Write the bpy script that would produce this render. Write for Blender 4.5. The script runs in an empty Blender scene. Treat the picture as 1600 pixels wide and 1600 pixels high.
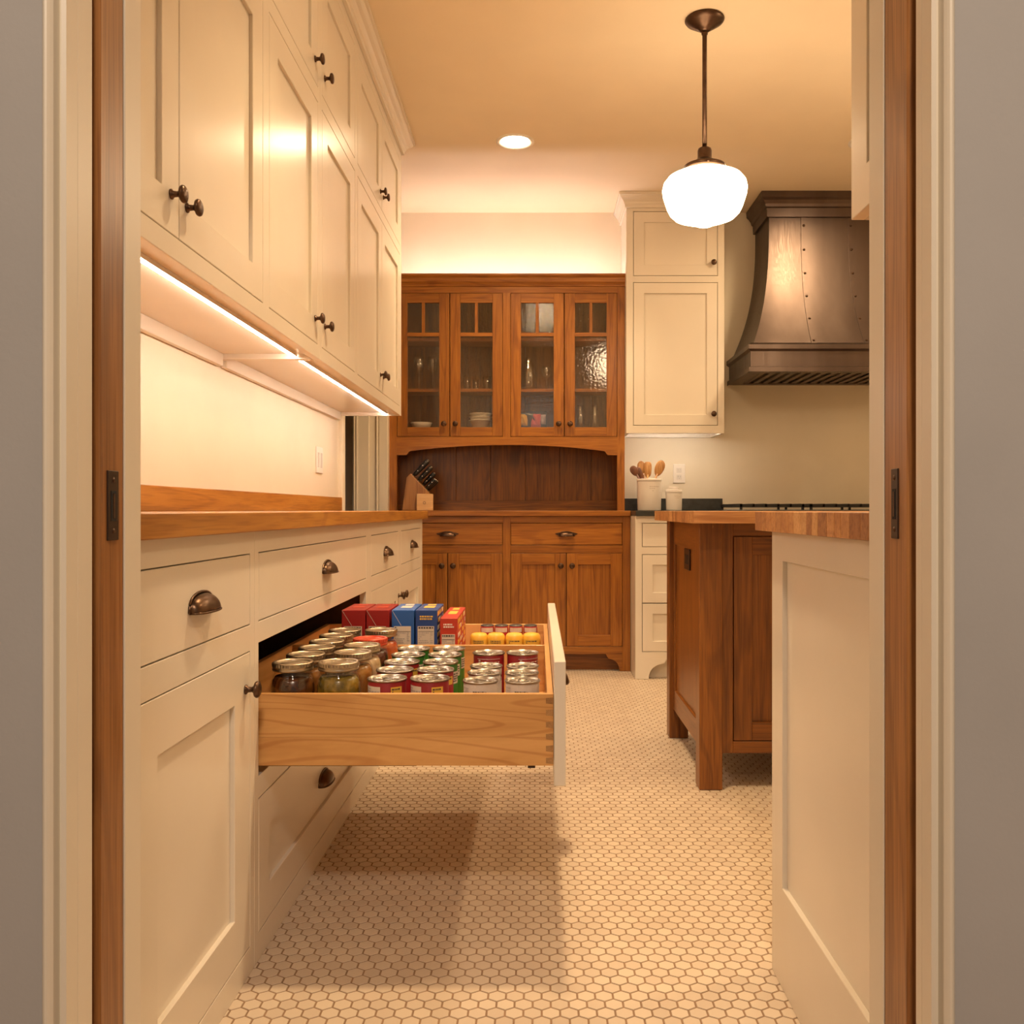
import bpy, bmesh, math, random
from mathutils import Vector
random.seed(7)
scene = bpy.context.scene
COL = scene.collection
PI = math.pi

# ------------------------------------------------------------------ camera, world, exposure
F = 1400.0            # focal length in pixels of the 1600 px frame
H = 0.92              # camera height
cam_d = bpy.data.cameras.new('camera')
cam_d.sensor_fit = 'HORIZONTAL'; cam_d.sensor_width = 36.0
cam_d.lens = 36.0 * F / 1600.0
cam_d.shift_x = -40.0 / 1600.0
cam_d.shift_y = -3.0 / 1600.0
cam_d.clip_start = 0.02
cam = bpy.data.objects.new('camera', cam_d); COL.objects.link(cam)
cam.location = (0, 0, H); cam.rotation_euler = (PI / 2, 0, 0)
scene.camera = cam
world = bpy.data.worlds.new('world'); scene.world = world
world.use_nodes = True
world.node_tree.nodes['Background'].inputs[0].default_value = (1.0, 0.8, 0.6, 1)
world.node_tree.nodes['Background'].inputs[1].default_value = 0.0
vs = scene.view_settings
vs.view_transform = 'Standard'; vs.look = 'None'; vs.gamma = 1.0; vs.exposure = 0.16
vs.use_curve_mapping = False

WARM = (1.0, 0.70, 0.39)
LIGHT = dict(down=10.5, pendant=13.0, led=52.0, led_hutch=86.0, led_right=85.0, hall=46.0)

# ------------------------------------------------------------------ helpers
WO = {}
def tag(o, label=None, cat=None, group=None, kind=None):
    if label: o['label'] = label
    if cat: o['category'] = cat
    if group: o['group'] = group
    if kind: o['kind'] = kind
    return o

def thing(name, loc, label, cat, group=None):
    o = bpy.data.objects.new(name, None); COL.objects.link(o)
    o.location = loc; o.empty_display_size = 0.05
    WO[o.name] = Vector(loc)
    return tag(o, label, cat, group)

class MB:
    def __init__(s):
        s.v = []; s.f = []; s.m = []; s.sm = []
    def add(s, vs_, fs_, m=0, smooth=False):
        b = len(s.v)
        s.v += [tuple(p) for p in vs_]
        for f in fs_:
            s.f.append(tuple(i + b for i in f)); s.m.append(m); s.sm.append(smooth)
        return s
    def box(s, x0, x1, y0, y1, z0, z1, m=0, M=None):
        c = [(x, y, z) for x in (x0, x1) for y in (y0, y1) for z in (z0, z1)]
        if M: c = [M(*p) for p in c]
        return s.add(c, [(0,1,3,2),(4,6,7,5),(0,4,5,1),(2,3,7,6),(0,2,6,4),(1,5,7,3)], m)
    def lathe(s, prof, n=32, M=None, m=0, smooth=True, ms=None):
        M = M or (lambda x, y, z: (x, y, z))
        rings = []
        vs_ = []
        for r, z in prof:
            if r < 1e-6:
                rings.append([len(vs_)]); vs_.append(M(0, 0, z))
            else:
                rings.append(list(range(len(vs_), len(vs_) + n)))
                for i in range(n):
                    a = 2 * PI * i / n
                    vs_.append(M(r * math.cos(a), r * math.sin(a), z))
        b = len(s.v); s.v += [tuple(p) for p in vs_]
        for k in range(len(rings) - 1):
            A, B = rings[k], rings[k + 1]
            mm = ms[k] if ms else m
            for i in range(n):
                j = (i + 1) % n
                if len(A) == 1 and len(B) == 1: continue
                if len(A) == 1: f = (A[0], B[i], B[j])
                elif len(B) == 1: f = (A[i], B[0], A[j])
                else: f = (A[i], B[i], B[j], A[j])
                s.f.append(tuple(q + b for q in f)); s.m.append(mm); s.sm.append(smooth)
        return s
    def tube(s, pts, r, n=8, m=0, cap=True, smooth=True):
        pts = [Vector(p) for p in pts]
        rs = r if isinstance(r, (list, tuple)) else [r] * len(pts)
        vs_ = []; 
        for k, p in enumerate(pts):
            d = (pts[min(k + 1, len(pts) - 1)] - pts[max(k - 1, 0)]).normalized()
            up = Vector((0, 0, 1)) if abs(d.z) < .9 else Vector((0, 1, 0))
            a = d.cross(up).normalized(); b_ = a.cross(d).normalized()
            for i in range(n):
                t = 2 * PI * i / n
                vs_.append(p + a * rs[k] * math.cos(t) + b_ * rs[k] * math.sin(t))
        fs_ = []
        for k in range(len(pts) - 1):
            for i in range(n):
                j = (i + 1) % n
                fs_.append((k*n+i, k*n+j, (k+1)*n+j, (k+1)*n+i))
        s.add(vs_, fs_, m, smooth)
        if cap:
            b0 = len(s.v) - len(vs_)
            s.f.append(tuple(b0 + i for i in range(n))); s.m.append(m); s.sm.append(False)
            e0 = b0 + (len(pts) - 1) * n
            s.f.append(tuple(e0 + i for i in range(n))); s.m.append(m); s.sm.append(False)
        return s
    def prism(s, poly, h0, h1, M, m=0):
        """poly in (a,b), extruded c from h0 to h1; M(a,b,c)->world"""
        n = len(poly)
        vs_ = [M(a, b, h0) for a, b in poly] + [M(a, b, h1) for a, b in poly]
        fs_ = [tuple(range(n)), tuple(range(2*n-1, n-1, -1))]
        fs_ += [(i, (i+1) % n, n + (i+1) % n, n + i) for i in range(n)]
        return s.add(vs_, fs_, m)
    def frame(s, us, vs2, openings, w0, w1, M, m=0):
        """solid grid us x vs2 minus openings (u0,u1,v0,v1), between depths w0..w1"""
        U = sorted(set(us + [o[0] for o in openings] + [o[1] for o in openings]))
        V = sorted(set(vs2 + [o[2] for o in openings] + [o[3] for o in openings]))
        def filled(i, j):
            if i < 0 or j < 0 or i >= len(U) - 1 or j >= len(V) - 1: return False
            cu = (U[i] + U[i+1]) / 2; cv = (V[j] + V[j+1]) / 2
            return not any(o[0] < cu < o[1] and o[2] < cv < o[3] for o in openings)
        idx = {}; vs_ = []; fs_ = []
        def vid(i, j, k):
            if (i, j, k) not in idx:
                idx[(i, j, k)] = len(vs_); vs_.append(M(U[i], V[j], (w0, w1)[k]))
            return idx[(i, j, k)]
        for i in range(len(U) - 1):
            for j in range(len(V) - 1):
                if not filled(i, j): continue
                for k in (0, 1):
                    fs_.append((vid(i,j,k), vid(i+1,j,k), vid(i+1,j+1,k), vid(i,j+1,k)))
                for (di, dj, a, b) in ((-1,0,(i,j),(i,j+1)), (1,0,(i+1,j),(i+1,j+1)), (0,-1,(i,j),(i+1,j)), (0,1,(i,j+1),(i+1,j+1))):
                    if not filled(i + di, j + dj):
                        fs_.append((vid(*a,0), vid(*b,0), vid(*b,1), vid(*a,1)))
        return s.add(vs_, fs_, m)
    def sweep(s, path, prof, m=0, smooth=False):
        """profile (out, z) swept along a 2-D path with mitred corners, out = right of travel"""
        P = [Vector(p) for p in path]; n = len(P); k = len(prof); vs_ = []
        for i in range(n):
            d0 = (P[i] - P[i-1]).normalized() if i > 0 else (P[1] - P[0]).normalized()
            d1 = (P[i+1] - P[i]).normalized() if i < n - 1 else d0
            n0 = Vector((d0.y, -d0.x)); n1 = Vector((d1.y, -d1.x))
            mt = (n0 + n1); mt = mt / (mt.dot(n0)) if mt.length > 1e-6 else n0
            for o, z in prof:
                q = P[i] + mt * o; vs_.append((q.x, q.y, z))
        fs_ = []
        for i in range(n - 1):
            for j in range(k):
                fs_.append((i*k+j, i*k+(j+1) % k, (i+1)*k+(j+1) % k, (i+1)*k+j))
        fs_.append(tuple(range(k))); fs_.append(tuple(range((n-1)*k, n*k)))
        return s.add(vs_, fs_, m, smooth)
    def mesh(s, name, mats, off=(0, 0, 0), recalc=True):
        me = bpy.data.meshes.new(name)
        o = Vector(off)
        me.from_pydata([Vector(p) - o for p in s.v], [], s.f)
        for mt in (mats if isinstance(mats, (list, tuple)) else [mats]): me.materials.append(MAT[mt] if isinstance(mt, str) else mt)
        me.polygons.foreach_set('material_index', s.m)
        me.polygons.foreach_set('use_smooth', s.sm)
        if recalc:
            bm = bmesh.new(); bm.from_mesh(me)
            bmesh.ops.recalc_face_normals(bm, faces=bm.faces); bm.to_mesh(me); bm.free()
        me.update()
        return me
    def build(s, name, mats, parent=None, origin=(0, 0, 0), bevel=0, segs=1, recalc=True):
        off = WO[parent.name] if parent else Vector(origin)
        me = s.mesh(name, mats, off, recalc)
        o = bpy.data.objects.new(name, me); COL.objects.link(o)
        if parent: o.parent = parent
        else: o.location = off
        WO[o.name] = Vector(off)
        if bevel:
            md = o.modifiers.new('bevel', 'BEVEL'); md.width = bevel; md.segments = segs
            md.limit_method = 'ANGLE'; md.angle_limit = math.radians(40)
        return o

def inst(name, me, parent, loc, rot=None):
    o = bpy.data.objects.new(name, me); COL.objects.link(o)
    loc = Vector(loc)
    if parent:
        o.parent = parent; o.location = loc - WO[parent.name]
    else: o.location = loc
    if rot: o.rotation_euler = rot
    WO[o.name] = loc
    return o

def copy_tree(src, loc):
    r = src.copy(); COL.objects.link(r); r.location = loc; WO[r.name] = Vector(loc)
    for ch in src.children:
        c = ch.copy(); COL.objects.link(c); c.parent = r
        for g in ch.children:
            d = g.copy(); COL.objects.link(d); d.parent = c
    return r

# ------------------------------------------------------------------ materials
MAT = {}
def nm(name):
    m = bpy.data.materials.new(name); m.use_nodes = True
    nt = m.node_tree; b = nt.nodes['Principled BSDF']
    MAT[name] = m
    return m, nt, b
def ramp(nt, fac, stops):
    r = nt.nodes.new('ShaderNodeValToRGB')
    e = r.color_ramp.elements
    while len(e) < len(stops): e.new(0.5)
    for k, (p, c) in enumerate(stops):
        e[k].position = p; e[k].color = (*c, 1)
    nt.links.new(fac, r.inputs[0]); return r
def coords(nt, scale, rnd=True):
    tc = nt.nodes.new('ShaderNodeTexCoord'); mp = nt.nodes.new('ShaderNodeMapping')
    mp.inputs['Scale'].default_value = scale
    nt.links.new(tc.outputs['Object'], mp.inputs[0])
    if rnd:
        oi = nt.nodes.new('ShaderNodeObjectInfo'); mul = nt.nodes.new('ShaderNodeMath'); mul.operation = 'MULTIPLY'
        mul.inputs[1].default_value = 37.0
        nt.links.new(oi.outputs['Random'], mul.inputs[0])
        cx = nt.nodes.new('ShaderNodeCombineXYZ')
        for i in range(3): nt.links.new(mul.outputs[0], cx.inputs[i])
        nt.links.new(cx.outputs[0], mp.inputs['Location'])
    return mp.outputs[0]
def noise(nt, vec, scale, detail=3, dist=0.0):
    n = nt.nodes.new('ShaderNodeTexNoise'); n.inputs['Scale'].default_value = scale
    n.inputs['Detail'].default_value = detail; n.inputs['Distortion'].default_value = dist
    nt.links.new(vec, n.inputs['Vector']); return n.outputs['Fac']
def bump(nt, b, h, strength, dist=0.001):
    bp = nt.nodes.new('ShaderNodeBump'); bp.inputs['Strength'].default_value = strength; bp.inputs['Distance'].default_value = dist
    nt.links.new(h, bp.inputs['Height']); nt.links.new(bp.outputs[0], b.inputs['Normal'])
def mixc(nt, fac, a, c, mode='MIX'):
    mx = nt.nodes.new('ShaderNodeMix'); mx.data_type = 'RGBA'; mx.blend_type = mode
    for sk, val in ((mx.inputs[0], fac), (mx.inputs[6], a), (mx.inputs[7], c)):
        if isinstance(val, (int, float)): sk.default_value = val
        elif isinstance(val, tuple): sk.default_value = (*val, 1)
        else: nt.links.new(val, sk)
    return mx.outputs[2]

def paint(name, c, rough=0.4, var=0.04, bumpy=0.05, spec=0.5, scale=4.0):
    m, nt, b = nm(name)
    v = coords(nt, (1, 1, 1))
    n = noise(nt, v, scale, 4)
    r = ramp(nt, n, [(0.3, tuple(x * (1 - var) for x in c)), (0.7, tuple(min(1, x * (1 + var)) for x in c))])
    nt.links.new(r.outputs[0], b.inputs['Base Color'])
    b.inputs['Roughness'].default_value = rough
    b.inputs['Specular IOR Level'].default_value = spec
    if bumpy:
        n2 = noise(nt, v, 180, 2); bump(nt, b, n2, bumpy, 0.0006)
    return m

def wood(name, cd, cm, cl, axis='z', rough=0.38, across=26.0, along=1.3, coat=0.15, pores=0.5, figure=2.2, rings=0.35, rk=7.0, rfreq=40.0):
    """axis = grain direction in object space"""
    m, nt, b = nm(name)
    sc = [across] * 3; sc['xyz'.index(axis)] = along
    fs = [across * 9] * 3; fs['xyz'.index(axis)] = along * 5
    v1 = coords(nt, tuple(sc)); v2 = coords(nt, tuple(fs))
    n1 = noise(nt, v1, 1.0, 4, figure)
    n2 = noise(nt, v2, 1.0, 2)
    r1 = ramp(nt, n1, [(0.28, cd), (0.5, cm), (0.72, cl)])
    r2 = ramp(nt, n2, [(0.36, tuple(.35 + .65 * x for x in cd)), (0.5, (1, 1, 1))])
    colr = mixc(nt, pores, r1.outputs[0], r2.outputs[0], 'MULTIPLY')
    rs = [rk] * 3; rs['xyz'.index(axis)] = rk * 0.11
    n3 = noise(nt, coords(nt, tuple(rs)), 1.0, 1.5, 0.25)
    mm = nt.nodes.new('ShaderNodeMath'); mm.operation = 'MULTIPLY'; mm.inputs[1].default_value = rfreq; nt.links.new(n3, mm.inputs[0])
    sn = nt.nodes.new('ShaderNodeMath'); sn.operation = 'SINE'; nt.links.new(mm.outputs[0], sn.inputs[0])
    r3 = ramp(nt, sn.outputs[0], [(0.0, (1, 1, 1)), (0.72, (1, 1, 1)), (0.97, tuple(.25 + .75 * x for x in cd))])
    colr = mixc(nt, rings, colr, r3.outputs[0], 'MULTIPLY')
    # per piece tone
    oi = nt.nodes.new('ShaderNodeObjectInfo')
    hr = ramp(nt, oi.outputs['Random'], [(0.0, (0.88, 0.86, 0.84)), (1.0, (1.08, 1.08, 1.08))])
    colr = mixc(nt, 1.0, colr, hr.outputs[0], 'MULTIPLY')
    nt.links.new(colr, b.inputs['Base Color'])
    b.inputs['Roughness'].default_value = rough
    b.inputs['Coat Weight'].default_value = coat; b.inputs['Coat Roughness'].default_value = 0.25
    bump(nt, b, n2, 0.12, 0.0005)
    return m

def plain(name, c, rough=0.5, metal=0.0, spec=0.5, var=0.0):
    m, nt, b = nm(name)
    if var:
        v = coords(nt, (1, 1, 1)); n = noise(nt, v, 30, 4)
        r = ramp(nt, n, [(0.3, tuple(x * (1 - var) for x in c)), (0.7, tuple(min(1, x * (1 + var)) for x in c))])
        nt.links.new(r.outputs[0], b.inputs['Base Color'])
    else: b.inputs['Base Color'].default_value = (*c, 1)
    b.inputs['Roughness'].default_value = rough; b.inputs['Metallic'].default_value = metal
    b.inputs['Specular IOR Level'].default_value = spec
    return m

def emit(name, c, s):
    m, nt, b = nm(name)
    b.inputs['Base Color'].default_value = (0.8, 0.8, 0.8, 1)
    b.inputs['Emission Color'].default_value = (*c, 1); b.inputs['Emission Strength'].default_value = s
    return m

def thin_glass(name, tint=(0.9, 0.9, 0.88), rough=0.03, bscale=0, bstr=0.0, refl=1.0, bdist=0.002, base=0.045, mul=0.85):
    m, nt, b = nm(name)
    nt.nodes.remove(b); out = nt.nodes['Material Output']
    tr = nt.nodes.new('ShaderNodeBsdfTransparent'); tr.inputs[0].default_value = (*tint, 1)
    gl = nt.nodes.new('ShaderNodeBsdfGlossy'); gl.inputs['Roughness'].default_value = rough
    gl.inputs['Color'].default_value = (refl, refl, refl, 1)
    lw = nt.nodes.new('ShaderNodeLayerWeight'); lw.inputs[0].default_value = 0.5
    pw = nt.nodes.new('ShaderNodeMath'); pw.operation = 'POWER'; pw.inputs[1].default_value = 4.0
    fr = nt.nodes.new('ShaderNodeMath'); fr.operation = 'MULTIPLY_ADD'; fr.inputs[1].default_value = mul; fr.inputs[2].default_value = base
    nt.links.new(lw.outputs['Facing'], pw.inputs[0]); nt.links.new(pw.outputs[0], fr.inputs[0])
    mx = nt.nodes.new('ShaderNodeMixShader')
    nt.links.new(fr.outputs[0], mx.inputs[0]); nt.links.new(tr.outputs[0], mx.inputs[1]); nt.links.new(gl.outputs[0], mx.inputs[2])
    nt.links.new(mx.outputs[0], out.inputs[0])
    if bstr:
        v = coords(nt, (1, 1, 1)); n = noise(nt, v, bscale, 2)
        bp = nt.nodes.new('ShaderNodeBump'); bp.inputs['Strength'].default_value = bstr; bp.inputs['Distance'].default_value = bdist
        nt.links.new(n, bp.inputs['Height'])
        nt.links.new(bp.outputs[0], gl.inputs['Normal']); nt.links.new(bp.outputs[0], lw.inputs['Normal'])
    return m

paint('cream_paint', (0.79, 0.73, 0.63), 0.25, 0.02, 0.04)
paint('white_trim', (0.78, 0.71, 0.58), 0.38, 0.02, 0.05)
paint('wall_cream', (0.82, 0.74, 0.59), 0.6, 0.03, 0.12)
paint('wall_grey', (0.43, 0.42, 0.41), 0.62, 0.05, 0.25)
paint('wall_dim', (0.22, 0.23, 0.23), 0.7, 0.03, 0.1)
paint('ceiling_paint', (0.90, 0.77, 0.57), 0.7, 0.02, 0.1)
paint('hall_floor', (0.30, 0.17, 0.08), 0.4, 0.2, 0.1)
plain('grout', (0.30, 0.19, 0.11), 0.85, var=0.15)
OD, OM, OL = (0.26, 0.086, 0.008), (0.36, 0.130, 0.014), (0.43, 0.168, 0.022)
for ax in 'xyz': wood('oak_' + ax, OD, OM, OL, ax)
ID, IM, IL = (0.16, 0.050, 0.004), (0.23, 0.076, 0.008), (0.28, 0.100, 0.012)
for ax in 'xyz': wood('island_oak_' + ax, ID, IM, IL, ax)
wood('niche_oak_z', (0.14, 0.048, 0.004), (0.22, 0.078, 0.006), (0.26, 0.096, 0.009), 'z', across=13, figure=3.0)
wood('niche_oak_x', (0.14, 0.048, 0.004), (0.22, 0.078, 0.006), (0.26, 0.096, 0.009), 'x', across=13, figure=3.0)
wood('counter_oak_y', (0.36, 0.145, 0.020), (0.50, 0.220, 0.036), (0.60, 0.285, 0.055), 'y', across=22, figure=1.5)
wood('counter_oak_x', (0.36, 0.145, 0.020), (0.50, 0.220, 0.036), (0.60, 0.285, 0.055), 'x', across=22)
wood('door_oak_z', (0.26, 0.105, 0.028), (0.36, 0.155, 0.045), (0.43, 0.195, 0.060), 'z', across=34)
wood('maple_x', (0.54, 0.27, 0.085), (0.66, 0.36, 0.125), (0.72, 0.41, 0.155), 'x', across=9, along=1.4, pores=0.12, figure=2.6, rough=0.4, rings=0.42, rk=7.0, rfreq=85.0)
wood('maple_y', (0.57, 0.30, 0.10), (0.69, 0.39, 0.145), (0.75, 0.44, 0.175), 'y', across=9, along=1.4, pores=0.12, figure=2.0, rough=0.4)
wood('maple_end', (0.36, 0.19, 0.075), (0.42, 0.23, 0.09), (0.48, 0.27, 0.11), 'y', across=60, pores=0.3)
wood('butcher_light', (0.52, 0.27, 0.10), (0.62, 0.35, 0.14), (0.68, 0.40, 0.18), 'x', across=20, rough=0.45)
wood('butcher_mid', (0.42, 0.19, 0.065), (0.52, 0.255, 0.09), (0.58, 0.30, 0.12), 'x', across=20, rough=0.45)
wood('butcher_dark', (0.30, 0.125, 0.04), (0.40, 0.175, 0.06), (0.46, 0.22, 0.08), 'x', across=20, rough=0.45)
wood('spoon_wood', (0.34, 0.14, 0.04), (0.52, 0.27, 0.09), (0.62, 0.36, 0.15), 'z', across=40)
wood('spoon_dark', (0.10, 0.03, 0.012), (0.15, 0.05, 0.02), (0.22, 0.08, 0.03), 'z', across=40)
wood('block_shaded', (0.28, 0.12, 0.03), (0.36, 0.165, 0.045), (0.42, 0.20, 0.06), 'z', across=30)  # block body's wood, darkened for the shade of the niche
wood('block_light', (0.60, 0.36, 0.16), (0.68, 0.43, 0.20), (0.74, 0.50, 0.25), 'x', across=30)
plain('interior_shade', (0.14, 0.065, 0.026), 0.6, var=0.2)  # raw maple inside the cabinet, its shade put into the dark brown
plain('bronze', (0.105, 0.062, 0.040), 0.34, 0.9, var=0.25)
plain('bronze_pull', (0.12, 0.07, 0.042), 0.32, 0.9, var=0.25)
plain('dark_plate', (0.06, 0.038, 0.026), 0.4, 0.7)
plain('black_hole', (0.008, 0.006, 0.005), 0.8)
plain('soapstone', (0.035, 0.037, 0.035), 0.35, var=0.3)
plain('black_iron', (0.022, 0.020, 0.018), 0.5, 0.2)
plain('range_steel', (0.35, 0.33, 0.31), 0.3, 1.0)
plain('black_handle', (0.010, 0.009, 0.009), 0.38)
plain('steel', (0.65, 0.62, 0.58), 0.25, 1.0)
plain('can_metal', (0.38, 0.345, 0.30), 0.28, 1.0)
plain('jar_metal', (0.50, 0.42, 0.31), 0.33, 1.0)
plain('jar_lid', (0.52, 0.45, 0.35), 0.30, 1.0)
plain('red_lid', (0.62, 0.07, 0.03), 0.35, 0.3)
plain('label_red', (0.27, 0.009, 0.013), 0.42)
plain('label_green', (0.028, 0.15, 0.016), 0.42)
plain('label_white', (0.60, 0.52, 0.45), 0.5)
plain('label_cream', (0.66, 0.58, 0.47), 0.5)
plain('label_yellow', (0.80, 0.50, 0.07), 0.45)
plain('print_dark', (0.07, 0.055, 0.05), 0.6)
plain('print_grey', (0.42, 0.37, 0.33), 0.6)
plain('print_white', (0.80, 0.74, 0.66), 0.6)
plain('print_faint', (0.55, 0.47, 0.41), 0.6)
plain('carton_red', (0.33, 0.013, 0.013), 0.42)
plain('carton_orange', (0.50, 0.045, 0.022), 0.42)
plain('carton_blue', (0.02, 0.105, 0.38), 0.42)
plain('carton_navy', (0.02, 0.06, 0.24), 0.42)
plain('yellow_plastic', (0.80, 0.45, 0.045), 0.35)
plain('red_plastic', (0.45, 0.03, 0.03), 0.3)
plain('cap_dark', (0.10, 0.09, 0.08), 0.35, 0.6)
plain('ceramic', (0.78, 0.72, 0.66), 0.3)
plain('white_plastic', (0.85, 0.80, 0.73), 0.35)
plain('white_dish', (0.80, 0.76, 0.70), 0.25)
plain('bag_pink', (0.60, 0.10, 0.14), 0.3); plain('bag_yellow', (0.78, 0.45, 0.05), 0.3)
plain('bag_dark', (0.03, 0.03, 0.045), 0.3); plain('bag_lilac', (0.45, 0.40, 0.50), 0.3)
thin_glass('pane_glass', (0.95, 0.93, 0.89), 0.02, 75, 1.0, 1.0, 0.0007, base=0.07)
thin_glass('clear_glass', (0.97, 0.97, 0.95), 0.12, base=0.20)
thin_glass('jar_glass', (0.98, 0.98, 0.96), 0.02, base=0.03, mul=0.35)
emit('lamp_glass', (1.0, 0.74, 0.46), LIGHT['pendant'])
emit('down_lens', (1.0, 0.74, 0.46), 85.0)
emit('led_glow', (1.0, 0.80, 0.64), LIGHT['led'])
emit('led_glow_hutch', (1.0, 0.80, 0.74), LIGHT['led_hutch'])
emit('led_glow_right', (1.0, 0.82, 0.64), LIGHT['led_right'])

def lumps(name, c1, c2, c3, scale):
    m, nt, b = nm(name)
    v = coords(nt, (1, 1, 1)); n = noise(nt, v, scale, 3, 0.6)
    r = ramp(nt, n, [(0.32, c1), (0.5, c2), (0.68, c3)])
    nt.links.new(r.outputs[0], b.inputs['Base Color']); b.inputs['Roughness'].default_value = 0.25
    b.inputs['Coat Weight'].default_value = 0.6
    bump(nt, b, n, 0.5, 0.004)
lumps('food_brown', (0.030, 0.008, 0.002), (0.085, 0.024, 0.005), (0.22, 0.075, 0.014), 30)
lumps('food_pickle', (0.07, 0.055, 0.005), (0.20, 0.135, 0.014), (0.38, 0.24, 0.04), 34)
lumps('food_amber', (0.16, 0.055, 0.010), (0.32, 0.13, 0.025), (0.42, 0.22, 0.06), 26)
lumps('food_garlic', (0.40, 0.26, 0.13), (0.60, 0.44, 0.26), (0.70, 0.55, 0.36), 30)
lumps('food_plum', (0.03, 0.008, 0.006), (0.09, 0.02, 0.012), (0.20, 0.06, 0.03), 28)
lumps('food_tomato', (0.30, 0.04, 0.012), (0.46, 0.09, 0.025), (0.55, 0.17, 0.05), 26)

# brushed hood metal
def hood_metal():
    m, nt, b = nm('hood_metal')
    v = coords(nt, (6, 6, 0.6), False); n = noise(nt, v, 1.2, 3, 0.0)
    v2 = coords(nt, (260, 260, 3), False); n2 = noise(nt, v2, 1.0, 2)
    r = ramp(nt, n, [(0.3, (0.105, 0.076, 0.063)), (0.7, (0.150, 0.112, 0.094))])
    nt.links.new(r.outputs[0], b.inputs['Base Color'])
    b.inputs['Metallic'].default_value = 0.95
    rr = ramp(nt, n2, [(0.3, (0.33,) * 3), (0.7, (0.43,) * 3)])
    nt.links.new(rr.outputs[0], b.inputs['Roughness'])
    bump(nt, b, n2, 0.05, 0.0004)
hood_metal()

def tile_mat():
    m, nt, b = nm('tile_ceramic')
    geo = nt.nodes.new('ShaderNodeNewGeometry')
    r = ramp(nt, geo.outputs['Random Per Island'], [(0.0, (0.60, 0.49, 0.375)), (1.0, (0.68, 0.57, 0.44))])
    nt.links.new(r.outputs[0], b.inputs['Base Color'])
    b.inputs['Roughness'].default_value = 0.42
tile_mat()
def tile_mat2():
    m, nt, b = nm('tile_single')
    oi = nt.nodes.new('ShaderNodeObjectInfo')
    r = ramp(nt, oi.outputs['Random'], [(0.0, (0.60, 0.49, 0.375)), (1.0, (0.68, 0.57, 0.44))])
    nt.links.new(r.outputs[0], b.inputs['Base Color'])
    b.inputs['Roughness'].default_value = 0.42
tile_mat2()

# ------------------------------------------------------------------ dimensions
XW, XB, XU = -0.985, -0.57, -0.672       # left wall, base cabinet faces, upper cabinet faces
YB = 5.53                                 # back wall
YD = 1.05                                 # kitchen side of the doorway wall
ZC = 2.755                                # ceiling
CT0, CT1 = 0.878, 0.9165                  # worktops
XR = 2.9

# ------------------------------------------------------------------ structure
def struct(mb, name, mat, parent=None, bevel=0, label=None, segs=1):
    o = mb.build(name, mat, parent, bevel=bevel, segs=segs)
    if not parent: o['kind'] = 'structure'
    if label: o['label'] = label
    return o
fl = MB().box(-0.99, XR, 0.85, YB, -0.05, -0.0013)
floor = struct(fl, 'floor', 'grout', label='floor of small pale hexagonal tiles with brown grout')
struct(MB().box(XW - 1.6, XR, YD - .11, YB + .1, ZC, ZC + .06), 'ceiling', 'ceiling_paint', label='plain warm ceiling over the kitchen')
struct(MB().box(XW - 1.6, XR, YB, YB + 0.1, -0.05, ZC), 'wall_back', 'wall_cream', label='cream wall behind the oak hutch and range hood')
struct(MB().box(XR, XR + 0.1, 1.0, YB, -0.05, ZC), 'wall_right', 'wall_cream', label='cream side wall far right of the kitchen')
ML = lambda u, v, w: (w, u, v)
struct(MB().frame([YD, YB], [-0.05, ZC], [(4.50, 5.22, -0.05, 2.1)], -1.066, XW, ML), 'wall_left', 'wall_cream', label='cream wall behind the painted cabinet run')
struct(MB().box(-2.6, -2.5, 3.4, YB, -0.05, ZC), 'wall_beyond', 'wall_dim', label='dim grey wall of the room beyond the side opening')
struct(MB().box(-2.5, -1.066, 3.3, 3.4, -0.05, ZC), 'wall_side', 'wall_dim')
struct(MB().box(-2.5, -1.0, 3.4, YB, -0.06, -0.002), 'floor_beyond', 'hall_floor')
# doorway wall, hollow for the pocket doors
JL, JR = -0.465, 0.3885
def doorwall(D0, D1, mat, name, lab):
    mb = MB()
    e = .004
    mb.box(-1.9, JL - e, D0, D1, -0.05, ZC); mb.box(JR + e, XR, D0, D1, -0.05, ZC); mb.box(JL, JR, D0, D1, 2.1, ZC)
    return struct(mb, name, mat, label=lab)
doorwall(0.889, 0.905, 'wall_grey', 'wall_hallway', 'grey hallway wall around the doorway')
doorwall(1.03, YD, 'wall_cream', 'wall_doorway', 'cream kitchen side of the doorway wall')
struct(MB().box(-1.9, -1.88, 0.905, 1.03, -.05, ZC).box(XR - .02, XR, 0.905, 1.03, -.05, ZC).box(-1.9, XR, .905, 1.03, 2.12, 2.16), 'wall_pocket', 'black_hole')
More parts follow.
